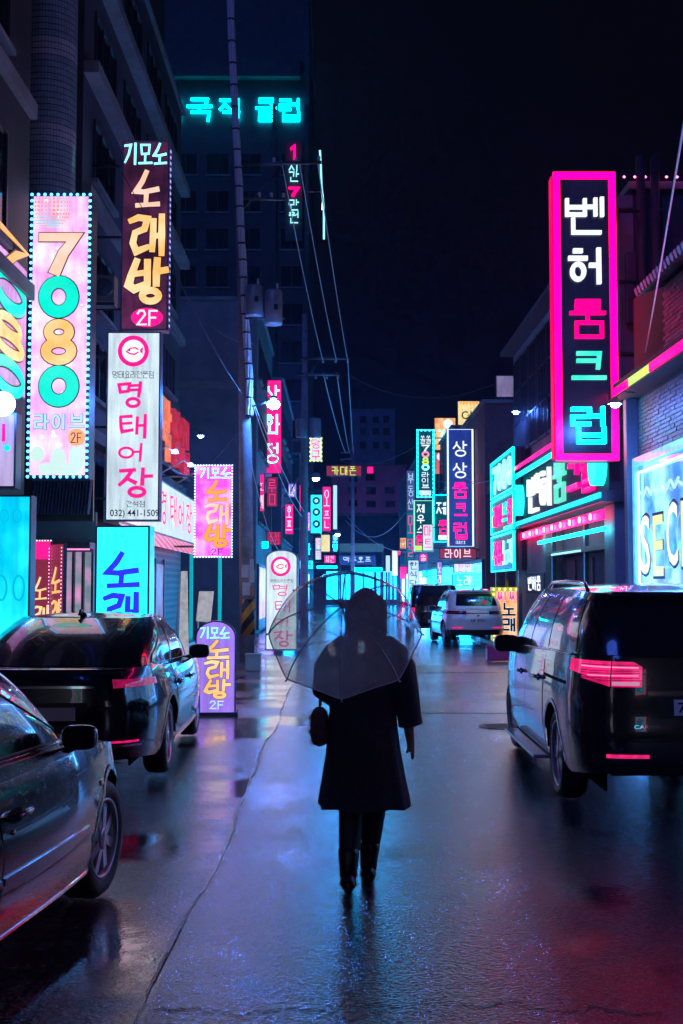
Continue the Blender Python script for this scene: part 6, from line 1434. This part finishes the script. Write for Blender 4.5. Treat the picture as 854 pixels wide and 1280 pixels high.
# fur handbag hanging at the other elbow, held
t = thing('fur_handbag', 'small pink fur handbag hanging at the elbow of the walker', 'bag', (PX-.27, PY, .80))
r = []
for (z, k) in ((-.115,.25),(-.10,.72),(-.05,1.0),(.02,1.02),(.075,.85),(.105,.45),(.112,.05)):
    r.append([Vector((.052*k*math.cos(2*math.pi*i/20)*RNG.uniform(.9,1.1), .12*k*math.sin(2*math.pi*i/20), z)) for i in range(20)]); r[-1].append(r[-1][0])
bo = MB().grid(r).build('bag_body', M_FUR, t, True); bo.location = (0, .02, .115)
mb = MB()
for i in range(420):
    q = RNG.uniform(0, 2*math.pi); z = RNG.uniform(-.1, .1); k = math.sqrt(max(.1, 1-(z/.125)**2)); x, y = .052*k*math.cos(q), .12*k*math.sin(q); d = Vector((x*2.2, y, -.03)).normalized()*.022
    mb.tube([(x, y, z), (x+d.x, y+d.y, z+d.z-.006)], [.0025,.0006], 3, cap=False)
ob = mb.build('fur_tufts', M_FUR, t, True); ob['kind'] = 'stuff'; ob.location = (0, .02, .115)
MB().tube([(0,-.04,.2),(.02,.02,.31),(.03,.05,.335),(.0,.08,.30),(0,.09,.2)], .005, 6).build('strap', M_BOOT, t, True)

# ---- clear dome umbrella: axis from the hand up and back over the shoulder towards the camera
m, nt, b = new_mat('clear_vinyl'); N = nt.nodes.new; L = nt.links.new
out = nt.nodes['Material Output']; tr = N('ShaderNodeBsdfTransparent'); tr.inputs[0].default_value = (.90,.93,.96,1)
gl = N('ShaderNodeBsdfGlossy'); gl.inputs['Roughness'].default_value = .12; df = N('ShaderNodeBsdfTranslucent'); df.inputs[0].default_value = (.85,.88,.92,1); dd = N('ShaderNodeBsdfDiffuse'); dd.inputs[0].default_value = (.8,.82,.86,1)
m1 = N('ShaderNodeMixShader'); m2 = N('ShaderNodeMixShader'); m3 = N('ShaderNodeMixShader'); lw = N('ShaderNodeLayerWeight'); lw.inputs[0].default_value = .35
tc = N('ShaderNodeTexCoord'); no = N('ShaderNodeTexNoise'); no.inputs['Scale'].default_value = 9; no.inputs['Detail'].default_value = 5; L(tc.outputs['Object'], no.inputs[0])
vo = N('ShaderNodeTexVoronoi'); vo.inputs['Scale'].default_value = 70; L(tc.outputs['Object'], vo.inputs[0])
dr = N('ShaderNodeMapRange'); dr.inputs[1].default_value = .10; dr.inputs[2].default_value = .28; dr.inputs[3].default_value = 1; dr.inputs[4].default_value = 0; L(vo.outputs['Distance'], dr.inputs[0])
bp = N('ShaderNodeBump'); bp.inputs['Strength'].default_value = .6; bp.inputs['Distance'].default_value = .004; hs = N('ShaderNodeMath'); hs.operation = 'ADD'; L(dr.outputs[0], hs.inputs[0]); L(no.outputs[0], hs.inputs[1]); L(hs.outputs[0], bp.inputs['Height']); L(bp.outputs[0], gl.inputs['Normal'])
m1.inputs[0].default_value = .5; L(df.outputs[0], m1.inputs[1]); L(dd.outputs[0], m1.inputs[2])
fm = N('ShaderNodeMapRange'); fm.inputs[3].default_value = .22; fm.inputs[4].default_value = .68; L(no.outputs[0], fm.inputs[0])
L(fm.outputs[0], m2.inputs[0]); L(tr.outputs[0], m2.inputs[1]); L(m1.outputs[0], m2.inputs[2])
fr = N('ShaderNodeMapRange'); fr.inputs[3].default_value = .12; fr.inputs[4].default_value = .85; L(lw.outputs['Fresnel'], fr.inputs[0])
L(fr.outputs[0], m3.inputs[0]); L(m2.outputs[0], m3.inputs[1]); L(gl.outputs[0], m3.inputs[2]); L(m3.outputs[0], out.inputs[0]); M_VINYL = m
hub = at(428, 757, 6.36); ax = Vector((-.06, -.80, .62)).normalized()      # ferrule direction
e1 = ax.cross(Vector((0,0,1))).normalized(); e2 = e1.cross(ax).normalized()
um = thing('clear_umbrella', 'clear vinyl dome umbrella with thin white ribs resting over the shoulder', 'umbrella', hub)
def dome(a, t, rr=.418, d=.255):
    """t 0 hub .. 1 rim; gores sag between ribs"""
    k = (a/(2*math.pi)*8) % 1; sag = math.sin(math.pi*k); r = rr*math.sin(t*1.25)/math.sin(1.25)*(1-.055*sag*t); h = -d*(1-math.cos(t*1.25))/(1-math.cos(1.25))+.018*sag*t*t
    return (e1*math.cos(a)+e2*math.sin(a))*r+ax*h
mb = MB(); mb.grid([[dome(2*math.pi*i/64+.2, j/10) for i in range(65)] for j in range(1, 11)]); mb.grid([[dome(2*math.pi*i/64+.2, .1) for i in range(65)], [Vector((0,0,0)) for i in range(65)]])
mb.build('canopy', M_VINYL, um, True)
mb = MB()
for i in range(520):
    a = RNG.uniform(0, 2*math.pi); t_ = math.sqrt(RNG.uniform(.01, 1)); p = dome(a, t_); nrm = (p+ax*.25).normalized(); r = RNG.uniform(.0012, .0034)
    b1 = nrm.cross(Vector((.3,.2,.9))).normalized(); b2 = nrm.cross(b1); ring = [p+(b1*math.cos(k)+b2*math.sin(k))*r for k in (0, 1.26, 2.51, 3.77, 5.03)]; top = [p+nrm*r*.7]
    mb.add(ring+top, [(k, (k+1) % 5, 5) for k in range(5)], True)
mb.build('rain_drops', mat('water_drop', (.75,.82,.9), .05, spec=1.0), um, True)['kind'] = 'stuff'
M_RIB = mat('rib_white', (.85,.87,.9), .3, .2)
for k in range(8):
    a = 2*math.pi*k/8; MB().tube([dome(a, j/10)-ax*.004 for j in range(11)]+[dome(a, 1)*1.03], [.0038]*11+[.006], 6).build('rib', M_RIB, um, True)
    s0 = dome(a, .52)-ax*.006; MB().tube([s0, -ax*.30+(s0-ax*s0.dot(ax)).normalized()*.012], .0022, 5).build('stretcher', M_RIB, um, True)
MB().tube([dome(2*math.pi*i/64+.2, 1) for i in range(64)], .0035, 5, closed=True).build('hem', mat('hem_clear', (.75,.8,.85), .25), um, True)
MB().tube([ax*.055, ax*.03, ax*.012, -ax*.01], [.004,.006,.012,.016], 10).build('ferrule', M_RIB, um, True)
hand = Vector((PX-.045, PY+.37, 1.185))-hub
MB().tube([Vector((0,0,0)), hand*.5, hand], .0055, 8).build('shaft', M_STEEL, um, True)
MB().lathe([(0.0,-.02),(.011,-.02),(.011,.03),(0,.03)], -ax*.30, 'z', 10).build('runner', M_RIB, um, True)
d = hand.normalized(); dn = Vector((0,0,-1)); MB().tube([hand*.93, hand*1.02, hand*1.12+dn*.02, hand*1.14+dn*.06, hand*1.08+dn*.09, hand*1.03+dn*.07], .011, 10).build('handle', M_WHITEP, um, True)
# ------------------------------------------------------------------ utility poles, cables, street lamps
M_POLE = mat('pole_concrete', (.30,.28,.30), .7, var=.3, bump=.3, bscale=25, vscale=4)
M_WIRE = mat('cable_black', (.02,.02,.025), .35); M_WIREG = mat('cable_grey', (.78,.80,.85), .35, .0); M_CAN = mat('transformer_grey', (.36,.35,.40), .4, .2, var=.2)
pl1 = thing('utility_pole', 'tall leaning concrete utility pole wrapped in a pale cable bundle', 'pole', gnd(309, 816))
Y1 = gnd(309, 816).y
pp = [at(309,818,Y1), at(308,700,Y1), at(307,560,Y1), at(304,430,Y1), at(299,280,Y1), at(294,140,Y1), at(290,0,Y1), at(287,-60,Y1)]
MB().tube([pp[0]-Vector((0,0,.1))]+pp[1:], [.19,.185,.175,.13,.10,.085,.075,.07], 18).build('shaft', M_POLE, pl1)
bun = [(312,520),(312,470),(309,430),(306,380),(304,330),(301,285),(299,230),(296,180),(293,120),(290,60),(288,0),(287,-40)]
for k in range(6):
    q = k*math.pi/3; pts = []
    for i in range(len(bun)*3-2):
        j, f = divmod(i, 3); a = at(*bun[j], Y1-.22); b = at(*bun[min(j+1, len(bun)-1)], Y1-.22); p = a.lerp(b, f/3); w = q+i*.35
        pts.append(p+Vector((.068*math.cos(w), .068*math.sin(w), 0)))
    MB().tube(pts, .034, 6).build('bundled_cable', M_WIREG, pl1)
mb = MB()
for i in range(24):
    t_ = i/23*10.5; j = int(t_); a = at(*bun[j], Y1-.22); b = at(*bun[j+1], Y1-.22); p = a.lerp(b, t_-j); mb.lathe([(.108,-.02),(.112,0),(.108,.02)], p, 'z', 10)
mb.build('cable_tie', M_WIRE, pl1)['kind'] = 'stuff'
for (x0, x1, y) in ((294,402,206),(299,356,248)):
    a = at(x0, y, Y1-.1); b = at(x1, y-(3 if y < 210 else -1), Y1-.1); MB().tube([a, b], .045, 6).build('cross_arm', M_STEEL, pl1)
    for k in range(3):
        c = a.lerp(b, .45+.26*k); MB().lathe([(.02,.0),(.05,.03),(.03,.06),(.055,.09),(.03,.13),(0,.14)], c+Vector((0,0,.04)), 'z', 10).build('insulator', M_WHITEP, pl1)
MB().tube([at(304,262,Y1-.1), at(352,208,Y1-.1)], .02, 6).build('brace', M_STEEL, pl1)
for (x, y0, y1) in ((318,357,396),(342,363,406)):
    a = at(x, y1, Y1-.35); b = at(x, y0, Y1-.35); h = b.z-a.z
    o = MB().lathe([(0,0),(.22,0),(.235,.04),(.235,h-.05),(.2,h),(0,h+.03)], a, 'z', 22).build('transformer', M_CAN, pl1)
    MB().tube([a+Vector((.1,-.1,h)), a+Vector((.1,-.1,h+.16))], .03, 8).build('bushing', M_WHITEP, o); MB().box(a+Vector((.02,-.25,.35)), a+Vector((.12,-.236,.5))).build('plate', M_WIRE, o)
a = at(306, 398, Y1-.3); b = at(356, 398, Y1-.3); MB().tube([a, b], .03, 6).build('cross_arm', M_STEEL, pl1)
# hazard sleeve and notices
M_HAZ, nt, b = new_mat('hazard_stripe'); N = nt.nodes.new; L = nt.links.new
g = N('ShaderNodeNewGeometry'); sp = N('ShaderNodeSeparateXYZ'); L(g.outputs['Position'], sp.inputs[0]); ad = N('ShaderNodeMath'); ad.operation = 'ADD'; ml = N('ShaderNodeMath'); ml.operation = 'MULTIPLY'; ml.inputs[1].default_value = -1.3; L(sp.outputs[0], ml.inputs[0]); L(ml.outputs[0], ad.inputs[0]); L(sp.outputs[2], ad.inputs[1])
fr = N('ShaderNodeMath'); fr.operation = 'FRACT'; mm = N('ShaderNodeMath'); mm.operation = 'MULTIPLY'; mm.inputs[1].default_value = 1.9; L(ad.outputs[0], mm.inputs[0]); L(mm.outputs[0], fr.inputs[0]); gt = N('ShaderNodeMath'); gt.operation = 'GREATER_THAN'; gt.inputs[1].default_value = .5; L(fr.outputs[0], gt.inputs[0])
mx = N('ShaderNodeMix'); mx.data_type = 'RGBA'; mx.inputs[6].default_value = (.02,.02,.02,1); mx.inputs[7].default_value = (.8,.32,.02,1); L(gt.outputs[0], mx.inputs[0]); L(mx.outputs[2], b.inputs['Base Color']); b.inputs['Roughness'].default_value = .4
za = at(309,793,Y1).z; zb = at(309,749,Y1).z; MB().lathe([(.20,za),(.20,zb)], (pp[0].x+.005, Y1, 0), 'z', 20).build('hazard_sleeve', M_HAZ, pl1)
for (x0,y0,x1,y1,m_) in ((302,706,312,722,M_WHITEP),(312,699,317,712,M_WHITEP),(303,728,314,744,M_WHITEP),(313,733,318,745,mat('paper_orange', (.7,.25,.1), .7)),(311,712,318,728,M_WHITEP),(303,672,315,684,M_CAN)):
    a = at(x0,y1,Y1-.205); b = at(x1,y0,Y1-.205); MB().box((a.x, Y1-.215, a.z), (b.x, Y1-.185, b.z)).build('notice', m_, pl1)
# street lamp on the pole
sl = thing('street_lamp', 'white globe street lamp on an arm off the leaning pole', 'lamp', at(335,520,Y1-.5))
MB().tube([at(308,515,Y1), at(318,507,Y1-.3), at(332,503,Y1-.5)], .03, 8).build('arm', M_STEEL, sl)
c = at(342,505,Y1-.55); MB().lathe([(.05,.22),(.08,.21),(.09,.14),(.07,.128)], c, 'z', 16).build('collar', M_STEEL, sl)
MB().lathe([(0,.11),(.08,.10),(.145,.05),(.17,-.01),(.15,-.07),(.09,-.12),(.0,-.14)], c, 'z', 22).build('globe', glow('street_lamp_white', (.05,.24,1.0), 190.0), sl)
# second pole
Y2 = 50.0
pl2 = thing('utility_pole', 'second utility pole with twin crossarms further down the street', 'pole', at(381, 780, Y2)); x2 = at(381, 600, Y2).x
MB().tube([(x2, Y2, -.1), (x2-.02, Y2, 6), (x2, Y2, 13.2)], [.18,.16,.12], 14).build('shaft', M_POLE, pl2)
for (x0, x1, y) in ((376,438,448),(370,425,468)):
    MB().tube([at(x0,y,Y2-.15), at(x1,y,Y2-.15)], .06, 6).build('cross_arm', M_STEEL, pl2)
    for k in range(3): MB().lathe([(.03,-.14),(.06,-.1),(.03,-.06),(.03,0)], at(x0+(x1-x0)*(.45+.25*k), y, Y2-.15)+Vector((0,0,-.05)), 'z', 8).build('insulator', M_WHITEP, pl2)
MB().tube([at(382,475,Y2-.1), at(400,450,Y2-.1)], .03, 6).build('brace', M_STEEL, pl2)
for x in (377, 394):
    a = at(x,547,Y2-.3); h = at(x,523,Y2-.3).z-a.z; MB().lathe([(0,0),(.22,0),(.24,.05),(.24,h-.06),(.2,h),(0,h+.03)], a, 'z', 18).build('transformer', M_CAN, pl2)
pl3 = thing('utility_pole', 'thin far utility pole at the street end', 'pole', at(441, 740, 92)); x3 = at(441, 600, 92).x
MB().tube([(x3, 92, -.1), (x3, 92, 12.5)], [.17,.13], 10).build('shaft', M_POLE, pl3)
for y in (566, 574): MB().tube([at(425,y,91.8), at(443,y-1,91.8)], .06, 6).build('cross_arm', M_STEEL, pl3)
for i, (x, y, Y) in enumerate(((422,668,80),(395,598,56),(512,690,92))):
    t = thing('street_lamp', ('small far round street lamp left of the street end','small lilac round lamp below second transformer','tiny far lamp beside the slim white sign')[i], 'lamp', at(x, y, Y))
    c = at(x, y, Y); MB().lathe([(0,.3),(.15,.24),(.2,.1),(.22,0)], c, 'z', 14).build('hood', M_CAN, t); MB().lathe([(0,-.14),(.12,-.10),(.16,-.002)], c, 'z', 14).build('globe', glow('far_lamp', (.16,.22,1.0), 130), t)
    MB().tube([c+Vector((0,0,.25)), c+Vector((-.8 if i < 2 else .8,0,.1)), c+Vector((-1.2 if i < 2 else 1.2,.2,-.6))], .04, 6).build('arm', M_STEEL, t)
# wires
def wire(a, b, sag=.4, r=.012, m=None, n=14, label=None, group='overhead cables'):
    a, b = Vector(a), Vector(b); pts = [a.lerp(b, i/n)-Vector((0,0,sag*4*(i/n)*(1-i/n))) for i in range(n+1)]
    o = MB().tube(pts, r, 5).build('cable', m or M_WIREG); tag(o, label, 'cable', group); return o
for k, (xa, xb, xc) in enumerate(((352,404,432),(374,421,437),(397,435,442))):
    wire(at(xa,201,Y1-.1), at(xb,452,Y2-.15), .25, .016, label=('first','second','third')[k]+' of three span cables between the two near poles')
    wire(at(xb,466 if k < 2 else 452,Y2-.15), at(xc,566,91.8), .3, .022, label=('first','second','third')[k]+' of three span cables from second pole to far pole')
wire(at(870,60,9), at(806,446,22.3), .05, .012, label='cable slanting down beside the huge pink sign')
wire(at(316,500,Y1-.2), at(402,668,62), .5, .018, label='thick cable dropping from leaning pole past hot pink sign')
wire(at(316,505,Y1-.2), at(396,655,60), .9, .014, label='thin sagging cable dropping from leaning pole past hot pink sign')
wire(at(312,505,Y1-.2), at(215,330,24.5), .2, .010, M_WIRE, label='dark cable from leaning pole to black hanging sign')
wire(at(312,520,Y1-.2), at(225,612,36), .2, .012, M_WIRE, label='dark cable from leaning pole to restaurant ledge')
wire(at(152,215,23.8), at(218,330,24.2), .0, .008, M_WIRE, label='thin cable crossing the face of the black hanging sign')
wire(at(316,430,Y1), at(240,380,38), .3, .009, label='faint cable between leaning pole and plum building')
wire(at(438,470,Y2), at(640,470,46), .9, .02, M_WIRE, label='faint cable crossing the open sky to the far side')
wire(at(425,575,91), at(545,540,60.2), .9, .016, M_WIRE, label='dark cable crossing to the cyan bulb sign')
wire(at(430,640,95), at(508,690,90), .8, .02, label='low sagging cable before the mauve block')
wire(at(432,650,95), at(507,640,90), 1.6, .02, label='second sagging cable before the mauve block')
wire(at(520,550,62), at(700,640,30), .5, .010, M_WIRE, label='dark cable passing before the red brown gable')
wire(at(545,600,50), at(650,590,34.5), .25, .010, M_WIRE, label='dark cable from mint framed sign to three tier sign')
wire(at(310,560,Y1), at(352,690,48), .6, .012, label='cable dropping behind the white standing sign')

for (px_, py_, X, sg, lab) in ((660,515,5.6,1,'small wall lamp on the club upper wall left of huge pink sign'),(794,505,5.24,1,'small lamp under the pink and lime eave'),(238,545,-4.95,-1,'small wall lamp above the red channel letters')):
    pl = rightwall(X) if sg > 0 else leftwall(X); u, v = pl.uv(px_, py_); c = pl.P(u, v, .35)
    t = thing('wall_lamp', lab, 'lamp', c)
    MB().lathe([(.02,.14),(.05,.12),(.13,.02),(.14,.0),(.12,.0)], c, 'z', 14, caps=False).build('shade', M_CAN, t)
    MB().lathe([(0,-.07),(.06,-.05),(.08,.0),(.06,.03),(0,.04)], c, 'z', 12).build('bulb', glow('wall_lamp_blue', (.07,.20,1.0), 320), t)
    MB().tube([pl.P(u, v+.2, .0), pl.P(u, v+.22, .2), c+Vector((0,0,.12))], .015, 6).build('arm', M_STEEL, t)
# ------------------------------------------------------------------ damp air
hz = MB().box((-90, -30, -1), (90, 230, 52.5)).build('haze', None)
m = bpy.data.materials.new('damp_air'); m.use_nodes = True; nt = m.node_tree
nt.nodes.remove(nt.nodes['Principled BSDF']); pv = nt.nodes.new('ShaderNodeVolumePrincipled')
pv.inputs['Color'].default_value = (.25,.42,1,1); pv.inputs['Density'].default_value = .0009; pv.inputs['Anisotropy'].default_value = .75
nt.links.new(pv.outputs[0], nt.nodes['Material Output'].inputs['Volume']); hz.data.materials.append(m); hz['kind'] = 'stuff'
